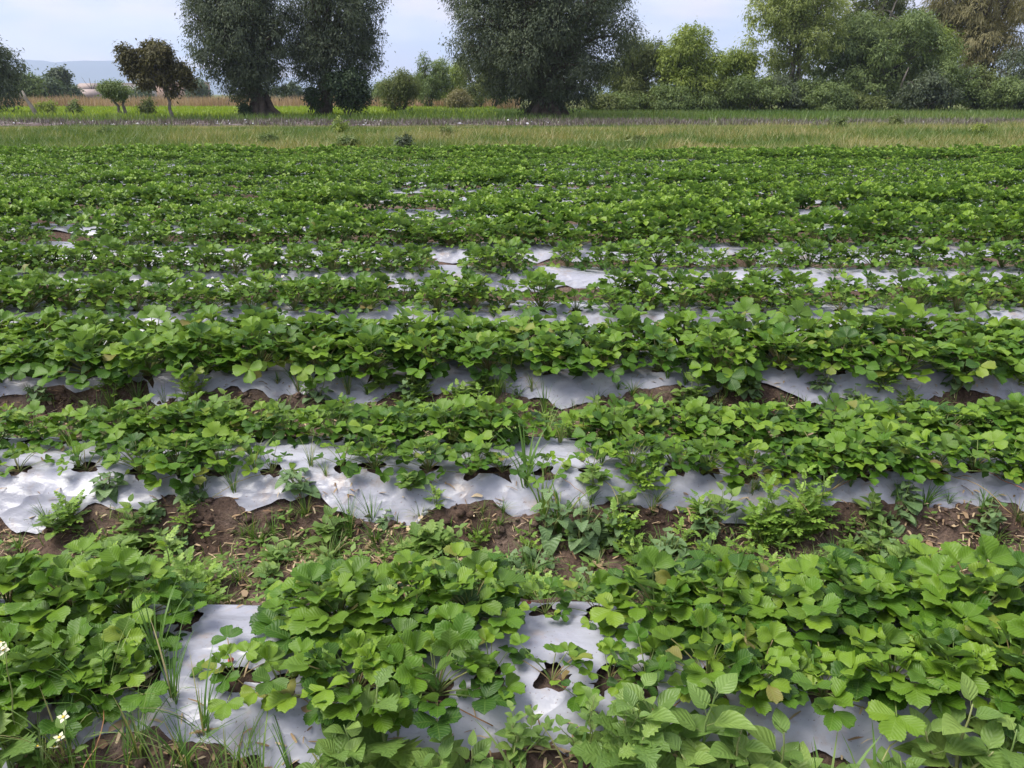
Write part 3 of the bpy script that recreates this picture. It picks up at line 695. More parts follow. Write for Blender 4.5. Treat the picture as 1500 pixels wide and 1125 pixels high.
tree('shrub', 'knotty half bare shrub beside the umbrella shaped tree', 'shrub', 111, dist_on(172), (97, 122, 146, 168), 6, 900, T_MID, 24, .12, .4, .2, .07, .5, clump=.2, stems=2, flare=1, lobe=.3)
tree('shrub', 'twiggy olive shrub between umbrella tree and brown tree', 'shrub', 214, dist_on(173), (200, 228, 140, 172), 8, 2400, T_OLIVE, 25, .12, .35, .3, .05, .4, clump=.22, stems=4, flare=1, lobe=.3)
st = MB(); rgs = random.Random(3)
tube(st, [(0, 0, -.05), (-.1, 0, .5), (-.45, .05, 1.1), (-.62, .1, 1.6)], [.17, .13, .10, .05], 8); tube(st, [(-.42, .05, 1.05), (-.7, 0, 1.2), (-.75, 0, 1.45)], [.07, .05, .02], 6)
o = link('dead_stump', st.mesh('dead_stump', [M_BARK_PALE])); o.location = (xat(54, dist_on(173)), dist_on(173), 0); tag(o, 'leaning grey dead stump beside the thin yellow-green shrub', 'stump')
for i, (bx_, bb, mt, lb) in enumerate((
    (40, (8, 62, 106, 152), T_MID, 'soft green round tree between field corner ash and the blue hills'),
    (72, (46, 92, 112, 152), T_FAR, 'greyish green tree in the distant clump below the hills'),
    (85, (74, 97, 97, 125), T_DARK, 'dark tufted tree top poking above the distant clump'),
    (98, (84, 112, 118, 152), T_FAR, 'low greyish tree at the right end of the distant clump'))):
    tree('distant_tree', lb, 'tree', bx_, 105 + 4 * i, bb, 9, 6000, mt, 30 + i, .42, .4, .3, .2, .3, clump=.7, flare=1.1, lobe=.34, group='distant trees below the hills')
for i, (bx_, bb, lb) in enumerate(((432, (412, 446, 118, 150), 'bluish distant tree seen between the two ash trunks'), (208, (192, 226, 128, 150), 'pale distant tree behind the brown tree'), (290, (272, 312, 112, 150), 'bluish distant tree beside the left edge of the huge ash'), (140, (124, 158, 131, 148), 'low distant tree behind the umbrella shaped tree'))):
    tree('distant_tree', lb, 'tree', bx_, 150 + 6 * i, bb, 7, 3500, T_FAR, 36 + i, .5, .4, .3, .2, .3, clump=.8, flare=1.1, lobe=.36, group='distant trees below the hills')
o = MB(); tube(o, [(0, 0, 0), (.1, 0, 3), (-.1, 0, 6)], [.14, .1, .03], 6); tube(o, [(.1, 0, 3), (.9, 0, 4.6), (1.1, 0, 5.6)], [.07, .05, .02], 5); tube(o, [(.05, 0, 3.4), (-.9, 0, 4.7), (-1.6, 0, 6.2)], [.06, .04, .02], 5)
o = link('dead_tree', o.mesh('dead_tree', [M_BARK])); o.scale = (.75, .75, .62); o.location = (xat(138, 125), 125, 0); tag(o, 'bare forked dead tree before the blue hills', 'tree')
# middle gap
for i, (bx_, dd, bb, mt, sz, lb) in enumerate((
    (586, 60, (556, 618, 96, 166), T_OLIVE, .2, 'feathery olive bush standing at the end of the dry corn'),
    (628, 78, (604, 664, 78, 158), T_MID, .24, 'upright grey-green bush behind the dry corn'),
    (652, 84, (630, 696, 78, 156), T_BRIGHT, .24, 'light topped bush behind the dry corn'),
    (700, 76, (662, 742, 64, 158), T_OLIVE, .24, 'tall olive bush tucked behind the widest ash tree'),
    (668, 70, (655, 690, 132, 160), T_STRAW, .2, 'low brownish bush at the back of the corn'),
    (566, 88, (540, 604, 112, 156), T_MID, .26, 'soft green bush half hidden by the airy ash'), (612, 92, (590, 640, 102, 155), T_OLIVE, .26, 'pale olive bush behind the feathery bush'), (722, 82, (690, 770, 60, 158), T_MID, .26, 'dense tall bush mostly hidden behind the widest ash'))):
    tree('bush', lb, 'bush', bx_, dd, bb, 15, 9500, mt, 50 + i, sz, .26, .35, .08, .25, clump=.38, stems=4, flare=1, lobe=.25, shell=.75)
# right side
BK = 64
for i, (bx_, dd, bb, nl, nf, mt, sz, asp, dr, st_, tr, fk, bk, lb) in enumerate((
    (930, BK, (872, 988, 36, 166), 20, 27000, T_OLIVE, .25, .24, .7, 1, .28, .3, M_BARK, 'olive drooping tree right beside the widest ash'),
    (1010, BK - 2, (960, 1068, 32, 156), 20, 22000, T_BRIGHT, .24, .34, .3, 2, .2, .3, M_BARK, 'bright yellow-green tree with open top showing sky'),
    (1078, BK, (1036, 1122, 66, 164), 14, 16000, T_BRIGHT, .22, .34, .3, 3, .12, .25, M_BARK, 'medium green tree filling between bright open tree and tall pale tree'),
    (1158, BK, (1086, 1240, -70, 140), 30, 36000, T_PALE, .24, .3, .35, 5, .15, .32, M_BARK_PALE, 'tall pale green tree with many bare grey stems'),
    (1262, BK + 1, (1185, 1395, 14, 164), 36, 50000, T_MID, .26, .32, .45, 3, .18, .25, M_BARK, 'broad mid green tree with forked leaning trunk'),
    (1290, BK + 10, (1210, 1365, -90, 80), 20, 20000, T_OLIVE, .26, .32, .35, 3, .2, .35, M_BARK_PALE, 'tall thin olive tree rising behind the broad mid green tree'),
    (1370, BK + 3, (1322, 1405, 22, 130), 12, 14000, T_BRIGHT, .24, .3, .3, 2, .12, .4, M_BARK, 'yellow-green narrow tree before the straw coloured willow'),
    (1425, BK + 6, (1345, 1545, -110, 112), 28, 42000, T_STRAW, .38, .16, 1.0, 2, .3, .3, M_BARK, 'straw brown weeping willow with hanging strands'),
    (1512, BK, (1455, 1580, 55, 162), 15, 17000, T_DARK, .24, .3, .4, 2, .2, .3, M_BARK, 'blue-green leafy tree below the straw coloured willow'))):
    tree('verge_tree', lb, 'tree', bx_, dd, bb, nl, nf, mt, 70 + i, sz, asp, dr, tr, fk, bark=bk, stems=st_, flare=1.1, clump=.42, lobe=.22, shell=.75)
lt = MB(); tube(lt, [(0, 0, -.05), (.3, 0, 1.0), (.9, 0, 2.2), (1.7, .2, 3.0), (2.6, .2, 3.4)], [.22, .19, .16, .12, .05], 8); tube(lt, [(.7, 0, 1.8), (.95, 0, 3.2), (1.3, 0, 4.6)], [.13, .1, .04], 7)
o = link('bare_trunk', lt.mesh('bare_trunk', [M_BARK_PALE])); o.location = (xat(1300, BK - 1.2), BK - 1.2, 0); o.scale = (.8, .8, .72); tag(o, 'crooked bare pale trunk leaning out below the broad mid green tree', 'tree trunk')
SH = ((885, 'olive', 142), (915, 'mid', 138), (950, 'olive', 126), (985, 'mid', 124), (1030, 'mid', 128), (1066, 'olive', 118), (1105, 'mid', 108), (1140, 'dark', 112), (1180, 'mid', 112), (1215, 'mid', 128), (1250, 'olive', 130),
      (1335, 'mid', 122), (1362, 'dark', 100), (1395, 'mid', 84), (1432, 'olive', 96), (1468, 'mid', 118), (1500, 'dark', 112))
nb = [None] + [s[0] for s in SH]
WHERE = {885: 'hard by the widest ash tree', 915: 'under the drooping olive tree', 950: 'under the right edge of the olive tree', 985: 'below the bright open tree', 1030: 'at the foot of the bright open tree', 1066: 'under the medium green filler tree',
         1105: 'left of the many stemmed pale tree', 1140: 'against the bare grey stems', 1180: 'right of the many bare stems', 1215: 'between bare stems and the broad tree', 1250: 'under the broad mid green tree', 1335: 'right of the crooked bare trunk',
         1362: 'tall, below the yellow-green narrow tree', 1395: 'tallest, below the willow\'s left edge', 1432: 'under the hanging willow strands', 1468: 'beside the blue-green tree', 1500: 'below the blue-green tree'}
for i, (px, kd, yt) in enumerate(SH):
    w = 36 + (i * 7) % 15
    tree('undergrowth_shrub', f'{ {"mid": "mid green", "dark": "dark green", "olive": "olive"}[kd]} undergrowth shrub {WHERE[px]}', 'shrub', px, BK - 4 + (i % 3) * 1.3, (px - w, px + w, yt - 4, 168), 14, 9000,
         {'mid': T_MID, 'dark': T_DARK, 'olive': T_OLIVE}[kd], 100 + i, .2, .38, .3, .06, .2, clump=.4, stems=3, flare=1, lobe=.27, group='undergrowth below the verge trees')

# woods far off that close the view between and behind the trees
def far_woods():
    g = np.random.default_rng(77); lob = []
    x = -260
    while x < 330:
        y = 190 + g.uniform(-15, 60); h = g.uniform(3.0, 6.5) * (1.35 if x > 10 else .62)
        lob.append((x, y, h * .5, g.uniform(4, 8), 4, h * .55)); x += g.uniform(4, 8)
    o = link('far_woods', crown_mesh('far_woods', lob, 42000, 1.0, .5, .3, T_FAR, 78, 1.3, .7)); tag(o, 'hazy line of far woods along the horizon', 'woods', kind='stuff')
far_woods()

# ------------------------------------------------------------------ far houses
M_WALLP = plain('painted_wall', [(0.3, (0.46, 0.41, 0.39)), (0.7, (0.58, 0.53, 0.50))], 1.0, 0.9)
M_WALLB = plain('brick_wall_far', [(0.3, (0.34, 0.23, 0.19)), (0.7, (0.42, 0.30, 0.25))], 1.0, 0.9)
M_ROOF = plain('roof_far', [(0.3, (0.30, 0.24, 0.21)), (0.7, (0.38, 0.31, 0.28))], 1.0, 0.9)
M_DARKW = plain('window_dark', [(0.3, (0.03, 0.03, 0.035)), (0.7, (0.06, 0.06, 0.07))], 1.0, 0.3, 0.5)
def boxm(name, x0, x1, y0, y1, z0, z1, mat, parent):
    V = [(x0, y0, z0), (x1, y0, z0), (x1, y1, z0), (x0, y1, z0), (x0, y0, z1), (x1, y0, z1), (x1, y1, z1), (x0, y1, z1)]
    Q = np.array([(0, 3, 2, 1), (4, 5, 6, 7), (0, 1, 5, 4), (1, 2, 6, 5), (2, 3, 7, 6), (3, 0, 4, 7)])
    return link(name, np_mesh(name, np.array(V, float), Q, mat, False), parent)
for px, dd, w, h, wm, gable, lb in ((124, 150, 3.2, 2.2, M_WALLP, True, 'pale low house behind the corn below the hills'), (263, 170, 9, 3.6, M_WALLB, False, 'pinkish flat roofed house seen right of the brown tree'),
                                    (196, 175, 6, 3.4, M_WALLP, False, 'white flat roofed house behind the umbrella shaped tree'), (119, 120, 3.4, 1.0, M_WALLP, True, 'low pink brick shed before the distant clump')):
    r_ = link('house', None); r_.location = (xat(px, dd), dd, 0); tag(r_, lb, 'house', 'far houses behind the corn')
    boxm('wall', -w / 2, w / 2, 0, 6, -.05, h, wm, r_)
    if gable:
        V = np.array([(-w / 2 - .3, -.4, h - .1), (w / 2 + .3, -.4, h - .1), (w / 2 + .3, 6.4, h - .1), (-w / 2 - .3, 6.4, h - .1), (-w / 2 - .3, 3, h + 1.1), (w / 2 + .3, 3, h + 1.1)], float)
        link('roof', np_mesh('roof', V, [np.array([(0, 1, 5, 4), (2, 3, 4, 5), (0, 3, 2, 1)]), np.array([(0, 4, 3), (1, 2, 5)])], M_ROOF, False), r_)
    else: boxm('roof', -w / 2 - .2, w / 2 + .2, -.25, 6.2, h + .003, h + .22, M_ROOF, r_)
    for q in (-.28, .2): boxm('window', q * w - .45, q * w + .45, -.03, .02, h * .45, h * .78, M_DARKW, r_)
    boxm('door', -.1 * w, -.1 * w + .85, -.04, .02, 0, min(2.0, h * .75), M_DARKW, r_)

# ------------------------------------------------------------------ grass and crops, too many to count
def blades(name, label, cat, n, xr, yr, hr, w, mat, seed, lean=.5, dens=None, hmod=None, rmod=None, seg=1, z0=0.0, zf=None):
    g = np.random.default_rng(seed)
    y = np.sqrt(g.random(n) * (yr[1] ** 2 - yr[0] ** 2) + yr[0] ** 2) if yr[0] > 5 else g.uniform(yr[0], yr[1], n)
    x = g.uniform(-1, 1, n) * xr if np.isscalar(xr) else g.uniform(xr[0], xr[1], n)
    if np.isscalar(xr): x = x / xr * (half_view(1) * 0 + .6655 * (y * math.cos(PITCH) + .4) + 2.5)
    if dens is not None:
        k = g.random(n) < dens(x, y); x, y = x[k], y[k]; n = len(x)
    h = g.uniform(hr[0], hr[1], n) * np.where(g.random(n) < .03, 1.4, 1)
    if hmod is not None: h = h * hmod(x, y)
    a = g.random(n) * 6.283; l = g.random(n) * lean; f = g.random(n) * 6.283
    zb = z0 if zf is None else zf(x, y) - .01
    ww = w * g.uniform(.6, 1.3, n) * .5
    bx_, by_ = np.cos(f) * ww, np.sin(f) * ww
    tx, ty = np.cos(a) * l * h, np.sin(a) * l * h
    zer = np.zeros(n) + zb
    r = g.random(n) * .75 - .08 + (.2 if rmod is None else rmod(x, y))
    if seg == 1:
        V = np.stack([np.stack([x - bx_, y - by_, zer], -1), np.stack([x + bx_, y + by_, zer], -1), np.stack([x + tx, y + ty, zb + h], -1)], 1).reshape(-1, 3)
        Fa = np.arange(n * 3).reshape(n, 3); k = 3
    else:
        V = np.stack([np.stack([x - bx_, y - by_, zer], -1), np.stack([x + bx_, y + by_, zer], -1), np.stack([x + bx_ * .7 + tx * .35, y + by_ * .7 + ty * .35, zb + h * .6], -1),
                      np.stack([x + tx, y + ty, zb + h * (1 - .3 * l)], -1), np.stack([x - bx_ * .7 + tx * .35, y - by_ * .7 + ty * .35, zb + h * .6], -1)], 1).reshape(-1, 3)
        i = np.arange(n)[:, None] * 5; Fa = [np.concatenate([i, i + 1, i + 2, i + 4], 1), np.concatenate([i + 4, i + 2, i + 3], 1)]; k = 5
    o = link(name, np_mesh(name, V, Fa, mat, False, {'rnd': np.repeat(np.clip(r, 0, 1), k), 'young': np.zeros(n * k)}))
    return tag(o, label, cat, kind='stuff')
G_MEADOW = foliage('meadow_grass', [(0.0, (0.085, 0.15, 0.032)), (0.4, (0.145, 0.205, 0.05)), (0.7, (0.22, 0.24, 0.08)), (1.0, (0.34, 0.30, 0.14))], trans=.3, use_obj=False)
G_VERGE = foliage('verge_grass', [(0.0, (0.075, 0.14, 0.03)), (0.6, (0.13, 0.20, 0.05)), (1.0, (0.22, 0.25, 0.09))], trans=.3, use_obj=False)
G_SUN_TINT = foliage('sun_tinted_crop', [(0.0, (0.19, 0.29, 0.03)), (1.0, (0.32, 0.40, 0.05))], trans=.35, use_obj=False)  # sunlit brightness of the strip is painted into the crop's green
G_CORN = foliage('dry_corn', [(0.0, (0.23, 0.15, 0.095)), (0.5, (0.38, 0.26, 0.16)), (1.0, (0.52, 0.39, 0.25))], trans=.2, use_obj=False)
G_PURP = foliage('dry_weed_strip', [(0.0, (0.075, 0.06, 0.052)), (0.4, (0.14, 0.118, 0.105)), (0.7, (0.21, 0.185, 0.16)), (0.8, (0.13, 0.17, 0.055)), (1.0, (0.17, 0.21, 0.06))], trans=.1, use_obj=False)
patch = lambda x, y: .24 + .12 * np.clip(x / 12, -1, 1) + 1.25 * fbm(x * .4, y * .6, 91, 5)
tall = lambda x, y: .5 + 1.25 * np.clip(fbm(x * .55, y * .8, 92, 4) + .35, 0, 1.2)
blades('meadow_grass', 'tall mixed green and tawny grass between strawberry field and ploughed strip', 'grass', 170000, 1.0, (FIELD_END - 4.0, PLO0 + 1.8), (.10, .27), .026, G_MEADOW, 1, 1.4, hmod=lambda x, y: tall(x, y) * (1.15 - (.85 - .55 * sstep(0, 12, x)) * sstep(PLO0 - 8, PLO0 - 1, y)), rmod=patch, dens=lambda x, y: .05 + .95 * sstep(FIELD_END - 3.2, FIELD_END + .8, y + 2.6 * vn(x * .5, y * .5, 93)))
blades('ploughed_strip_stubble', 'dark purplish stubble on the ploughed strip', 'stubble', 26000, 1.0, (PLO0, PLO1 + .8), (.10, .30), .05, G_PURP, 2, .9, z0=.03, dens=lambda x, y: np.clip(.55 + 1.6 * vn(x * .5, y * .8, 94), .05, 1))
blades('verge_grass', 'fresh green grass bank below the verge trees', 'grass', 52000, 1.0, (PLO1 + 1, BK + 2), (.25, .5), .06, G_VERGE, 3, .7, dens=lambda x, y: np.where((x > -.14 * y), 1.0, np.where(y < PLO1 + 5, .9, .0)), rmod=lambda x, y: .15 + .5 * fbm(x * .2, y * .2, 95, 3))
blades('sun_tinted_crop', 'low lime green crop with sunlit brightness painted in, before the dry corn', 'crop', 52000, 1.0, (PLO1 + 4.5, 82), (.22, .42), .16, G_SUN_TINT, 4, .9, dens=lambda x, y: np.where((x < -.02 * y) & (x > -.66 * y), 1.0, 0), rmod=lambda x, y: .2 + .4 * fbm(x * .3, y * .3, 96, 3))
blades('dry_corn', 'standing rows of dry tan corn behind the lime green crop', 'corn', 34000, 1.0, (83, 98), (.7, 1.35), .10, G_CORN, 5, .38, dens=lambda x, y: np.where((x < .01 * y) & (vn(x * .15, y * .15, 97) > -.42), 1.0, 0), hmod=lambda x, y: 1 + .25 * vn(x * .4, y * .4, 98), rmod=lambda x, y: .2 + .5 * vn(x * .5, y * .5, 99))
# shreds of white plastic on the ploughed strip
g = np.random.default_rng(15); sv, sq = [], []
for i in range(190):
    y = g.uniform(PLO0 + .2, PLO1 - .2); x = g.uniform(-1, .1) ** 1 * .62 * y if g.random() < .7 else g.uniform(-1, 1) * .62 * y; s = g.uniform(.03, .14); a = g.random() * 3.14
    z = .05 + g.random() * .08; ca, sa = math.cos(a) * s, math.sin(a) * s * .6
    sv += [(x - ca, y - sa, z), (x + sa * .5, y - ca * .3, z + g.random() * .08), (x + ca, y + sa, z + .02), (x - sa * .5, y + ca * .3, z)]; sq.append((4 * i, 4 * i + 1, 4 * i + 2, 4 * i + 3))
o = link('plastic_scraps', np_mesh('plastic_scraps', np.array(sv), np.array(sq), M_FILM, False)); tag(o, 'scattered pale shreds of old plastic on the ploughed strip', 'plastic scraps', kind='stuff')

# weeds standing up out of the tall grass
for i, (px, py, hp, mt, lb) in enumerate(((592, 222, 26, T_DARK, 'dark bushy weed at the meeting of meadow and strawberry rows'), (512, 222, 22, T_MID, 'broad grey-green weed left of the dark bushy weed'), (655, 205, 20, T_MID, 'upright weed in the middle of the tall meadow'),
                                    (498, 197, 26, T_BRIGHT, 'light green feathery weed standing in the meadow below the airy ash'), (1230, 191, 20, T_MID, 'lone dark stemmed weed standing in tawny meadow below the broad tree'), (1430, 200, 20, T_BRIGHT, 'wide fresh green weed patch in tawny meadow'),
                                    (1310, 186, 20, T_OLIVE, 'olive weed at the edge of the ploughed strip'), (395, 212, 16, T_MID, 'low leafy weed in the meadow below the huge ash'), (155, 200, 14, T_MID, 'low rushy weed in the meadow below the umbrella tree'), (930, 215, 18, T_OLIVE, 'olive weed clump in the meadow right of the widest ash'))):
    dd = dist_on(py); tree('meadow_weed', lb, 'weed', px, dd, (px - hp * .8, px + hp * .8, py - hp, py - 1), 6, 900, mt, 130 + i, .09, .35, .2, .015, .4, clump=.10, stems=3, flare=1, lobe=.36, group='weeds standing in the meadow', bark=M_STEM)

# ------------------------------------------------------------------ weeds in the furrows and along the near edge
def simple_leaf(L_, W_, mb, M, mat=0, nrow=5, droop=.25, fold=.25, kind='ovate', rnd=0.0, young=0.0):
    s = np.linspace(0, 1, nrow + 1); t = np.array([-1, 0, 1.0])
    if kind == 'ovate': w = W_ * np.sin(math.pi * np.power(s, .72)) ** .85
    elif kind == 'heart': w = W_ * np.power(1 - s, .55) * np.where(s < .05, .75, 1.0) * 1.1
    elif kind == 'lobed': w = W_ * np.sin(math.pi * np.power(s, .8)) ** .8 * np.where(np.arange(nrow + 1) % 2 == 0, .62, 1.1)
    else: w = W_ * np.sin(math.pi * np.power(s, .6)) ** .7
    w[0] = max(w[0], W_ * .04); w[-1] = W_ * .02
    Sg, Tg = np.meshgrid(s, t, indexing='ij'); X = w[:, None] * Tg; Yv = L_ * Sg
    if kind == 'heart': Yv = Yv - L_ * .18 * np.abs(Tg) * (1 - Sg)
    Z = fold * np.abs(X) - droop * L_ * Sg ** 2
    i = np.arange((nrow + 1) * 3).reshape(-1, 3); Q = np.stack([i[:-1, :-1], i[:-1, 1:], i[1:, 1:], i[1:, :-1]], -1).reshape(-1, 4)
    mb.add(xf(np.stack([X, Yv, Z], -1).reshape(-1, 3), M), Q, None, np.stack([Tg * .5 + .5, Sg], -1).reshape(-1, 2), young, rnd, mat)
def leaf_data(kind, n, mat, L_, W_, pet=.3, nrow=6):
    out_ = []
    for i in range(n):
        rg = random.Random(i * 31 + len(kind)); mb = MB(); l = L_ * rg.uniform(.8, 1.15)
        tube(mb, [(0, 0, 0), (0, l * pet, l * .05)], [l * .014, l * .011], 4, 1, cap=False)
        simple_leaf(l, W_ * rg.uniform(.85, 1.15), mb, Matrix.Translation((0, l * pet, l * .05)), 0, nrow, rg.uniform(.05, .4), rg.uniform(.1, .4), kind, rg.uniform(0, .2)); out_.append(mb.mesh('leaf', [mat, M_STEM]))
    return out_
def pinnate_data(n, mat, L_):
    out_ = []
    for i in range(n):
        rg = random.Random(i * 17 + 3); mb = MB()
        tube(mb, [(0, 0, 0), (0, L_ * .5, L_ * .06), (0, L_, -L_ * .05)], [.0012, .001, .0006], 3, 1, cap=False)
        for j in range(5):
            q = .3 + .15 * j; z = L_ * .06 * math.sin(q * 3)
            for s_ in (-1, 1):
                simple_leaf(L_ * .34 * (1.1 - q * .5), L_ * .10, mb, Matrix.Translation((0, L_ * q, z)) @ Matrix.Rotation(-s_ * rg.uniform(.8, 1.2), 4, 'Z') @ Matrix.Rotation(rg.uniform(-.2, .3), 4, 'X'), 0, 4, .2, .2, 'lobed', rg.uniform(0, .15))
        simple_leaf(L_ * .3, L_ * .11, mb, Matrix.Translation((0, L_ * .95, 0)), 0, 4, .2, .2, 'lobed', rg.uniform(0, .1)); out_.append(mb.mesh('leaf', [mat, M_STEM]))
    return out_
LF_AMA = leaf_data('ovate', 6, M_WEED, .085, .026); LF_VINE = leaf_data('heart', 5, M_WEEDG, .045, .026, .7); LF_SER = leaf_data('lobed', 5, M_WEED, .10, .034, .15, 10); LF_PIN = pinnate_data(5, M_FERN, .085)
def gz(x, y):
    k = int(np.clip(round((y - Y0) / S), 0, NB - 1)); v = abs(y - (Y0 + k * S))
    return float(film_z(np.array(x), np.array(y), k)) if v < .25 else float(soil_z(np.array([x]), np.array([y]))[0])
def weed(name, label, group, px, py, h, leaves, nl, seed, scale=1.0, branches=0, mat=None, yfix=None, flowers=0, spread=1.0, tipy=.0):
    rg = random.Random(seed); y = yfix if yfix is not None else dist_on(py, .06)
    x = xat(px, y, .1); root = link(name, None); root.location = (x, y, gz(x, y) - .01); tag(root, label, 'weed', group)
    mb = MB(); axes = []
    for b_ in range(1 + branches):
        a = rg.uniform(0, 6.28); tl = rg.uniform(.05, .2) if b_ == 0 else rg.uniform(.35, .75) * spread
        hh = h * (1 if b_ == 0 else rg.uniform(.55, .9)); pts = []
        for i in range(6):
            q = i / 5; pts.append(Vector((math.cos(a) * tl * hh * q ** .8 + rg.uniform(-.006, .006), math.sin(a) * tl * hh * q ** .8 * .7, hh * q)))
        tube(mb, pts, [.0042 * scale * (1 - .7 * i / 5) for i in range(6)], 5); axes.append(pts)
    link('stem', mb.mesh('stem', [M_STEM]), root)
    for pts in axes:
        phi = rg.uniform(0, 6.28)
        for j in range(nl):
            q = .12 + .88 * (j + .5) / nl; f = q * 5; i = min(4, int(f)); p = pts[i].lerp(pts[i + 1], f - i); phi += 2.4 + rg.uniform(-.4, .4)
            sz = scale * (1.15 - .65 * q) * rg.uniform(.8, 1.2)
            link('leaf', rg.choice(leaves), root, Matrix.Translation(p) @ Matrix.Rotation(phi, 4, 'Z') @ Matrix.Rotation((rg.uniform(.0, .55) + .5 * q) if leaves is not LF_VINE else rg.uniform(-.7, .35), 4, 'X') @ Matrix.Scale(sz, 4))
    for j in range(flowers):
        p = axes[j % len(axes)][-1]; link('flower', CREAM, root, Matrix.Translation(p + Vector((rg.uniform(-.025, .025), rg.uniform(-.02, .02), rg.uniform(-.05, .012)))) @ Matrix.Rotation(rg.uniform(-.8, .8), 4, 'X'))
    return root
CREAM = flower_mesh(M_YPETAL, .013, 4)
V_ = 'weeds along the near edge of the field'; W_ = 'weeds growing in the furrows'
# near edge, rooted just below the frame
for i, (px, y, h, nl, br, sc_, lv, lb) in enumerate((
    (525, 1.14, .17, 8, 2, .95, LF_AMA, 'pale leafy weed beside the large serrated leaf at the film edge'), (575, 1.17, .20, 6, 1, 1.15, LF_SER, 'weed with large serrated pale leaves beside the film'), (640, 1.13, .13, 8, 2, .85, LF_AMA, 'low leafy weed by the hole in the bare film'),
    (1010, 1.15, .20, 9, 2, 1.15, LF_AMA, 'tall oval leaved weed in front of the lush strawberry plants'), (1070, 1.12, .17, 8, 2, 1.1, LF_AMA, 'broad oval leaved weed next to the tall oval leaved one'), (1140, 1.13, .16, 8, 2, 1.0, LF_AMA, 'oval leaved weed left of the clean patch of film'),
    (925, 1.13, .15, 7, 2, 1.05, LF_SER, 'serrated leaved weed below the small strawberry plants'), (1235, 1.10, .13, 8, 2, .8, LF_AMA, 'short leafy weed overlapping the clean patch of film'), (1400, 1.14, .17, 7, 2, 1.2, LF_AMA, 'large leaved pale weed below the end of the lush row'),
    (1465, 1.12, .19, 8, 2, 1.1, LF_SER, 'serrated weed at the end of the lush row'), (20, 1.13, .16, 6, 1, 1.2, LF_SER, 'large leaved weed below the cream flowers'), (860, 1.16, .16, 12, 3, .5, LF_AMA, 'fine twiggy seeding weed on the bare film'), (760, 1.17, .14, 12, 3, .45, LF_AMA, 'fine twiggy weed beside the fork of grass blades'),
    (1330, 1.10, .12, 9, 2, .75, LF_AMA, 'small leafy weed between clean film and large pale weed'), (690, 1.12, .12, 8, 2, .8, LF_AMA, 'leafy weed crowding the long grass blades'), (480, 1.12, .14, 9, 2, .7, LF_AMA, 'yellowish leafy weed right of the thin grass'))):
    weed('broadleaf_weed', lb, V_, px, 0, h * 1.1, lv, nl, 300 + i, sc_, br, yfix=y + .07)
for i, (px, y, h, fl, lb) in enumerate(((28, 1.22, .30, 5, 'tall thin weed with cream flowers beside the lush plants'), (108, 1.18, .20, 4, 'lower thin weed with cream flowers over bare film'))):
    weed('wild_radish', lb, V_, px, 0, h, LF_AMA, 3, 330 + i, .55, 1, yfix=y + .02, flowers=fl, spread=.6)
# furrow between first and second bed
for i, (px, py, h, nl, br, sc_, lv, lb) in enumerate((
    (240, 860, .27, 16, 2, .95, LF_PIN, 'tall ferny light green weed in the bare furrow'), (290, 880, .13, 8, 3, .8, LF_PIN, 'low ferny weed beside the tall ferny one'), (205, 868, .12, 8, 2, .8, LF_PIN, 'short ferny weed left of the tall ferny one'),
    (500, 850, .14, 12, 3, .75, LF_AMA, 'fine leaved weed tuft rising behind the middle strawberry clump'), (700, 850, .14, 8, 3, .9, LF_AMA, 'leafy pale weed behind the strawberry clump edge'), (655, 842, .10, 8, 3, .8, LF_AMA, 'low pale weed on bare mud behind strawberry clump'),
    (788, 862, .09, 9, 3, .85, LF_PIN, 'bright yellow-green low weed at the edge of the film'), (1330, 822, .14, 12, 4, .75, LF_AMA, 'bright feathery weed on bare mud'), (1290, 838, .10, 9, 3, .7, LF_AMA, 'low bright weed on bare mud behind lush plants'), (1385, 830, .12, 10, 3, .7, LF_AMA, 'thin branching weed right of the bright feathery one'),
    (1160, 770, .26, 15, 3, .85, LF_PIN, 'tall bushy light green weed before the torn film'), (1195, 762, .20, 12, 3, .8, LF_PIN, 'bushy light green weed leaning over the torn film'), (1120, 765, .18, 9, 2, .8, LF_PIN, 'smaller light green weed left of the tall bushy one'),
    (800, 770, .20, 7, 3, 1.15, LF_VINE, 'grey-green heart leaved vine climbing the bed edge'), (850, 780, .18, 8, 4, 1.1, LF_VINE, 'grey-green heart leaved vine spilling onto the mud'), (770, 800, .12, 6, 3, 1.0, LF_VINE, 'low grey-green vine on the mud'), (1030, 770, .15, 6, 3, .95, LF_VINE, 'heart leaved vine by the right end of the open film'),
    (980, 790, .12, 6, 3, .9, LF_VINE, 'small heart leaved weed in the shaded furrow'), (1440, 770, .14, 8, 3, .8, LF_VINE, 'round leaved weed at the muddy bed edge'), (600, 745, .07, 8, 3, .6, LF_AMA, 'low leafy weed on the crumbling bed edge'), (480, 770, .10, 8, 2, .7, LF_AMA, 'leafy weed with pale leaves below the torn film'),
    (165, 790, .09, 7, 3, 1.0, LF_SER, 'rosette weed with broad leaves below the bare film'), (80, 770, .08, 7, 3, .6, LF_AMA, 'low weed among dry straw'), (400, 800, .08, 8, 3, .6, LF_AMA, 'small weed in the mud among straw'), (630, 785, .08, 7, 3, .9, LF_SER, 'flat broad leaved weed on the mud'), (860, 850, .11, 7, 2, .9, LF_VINE, 'pale heart leaved weed at the back edge of the film'))):
    weed('furrow_weed', lb, W_, px, py, h, lv, nl, 350 + i, sc_, br)
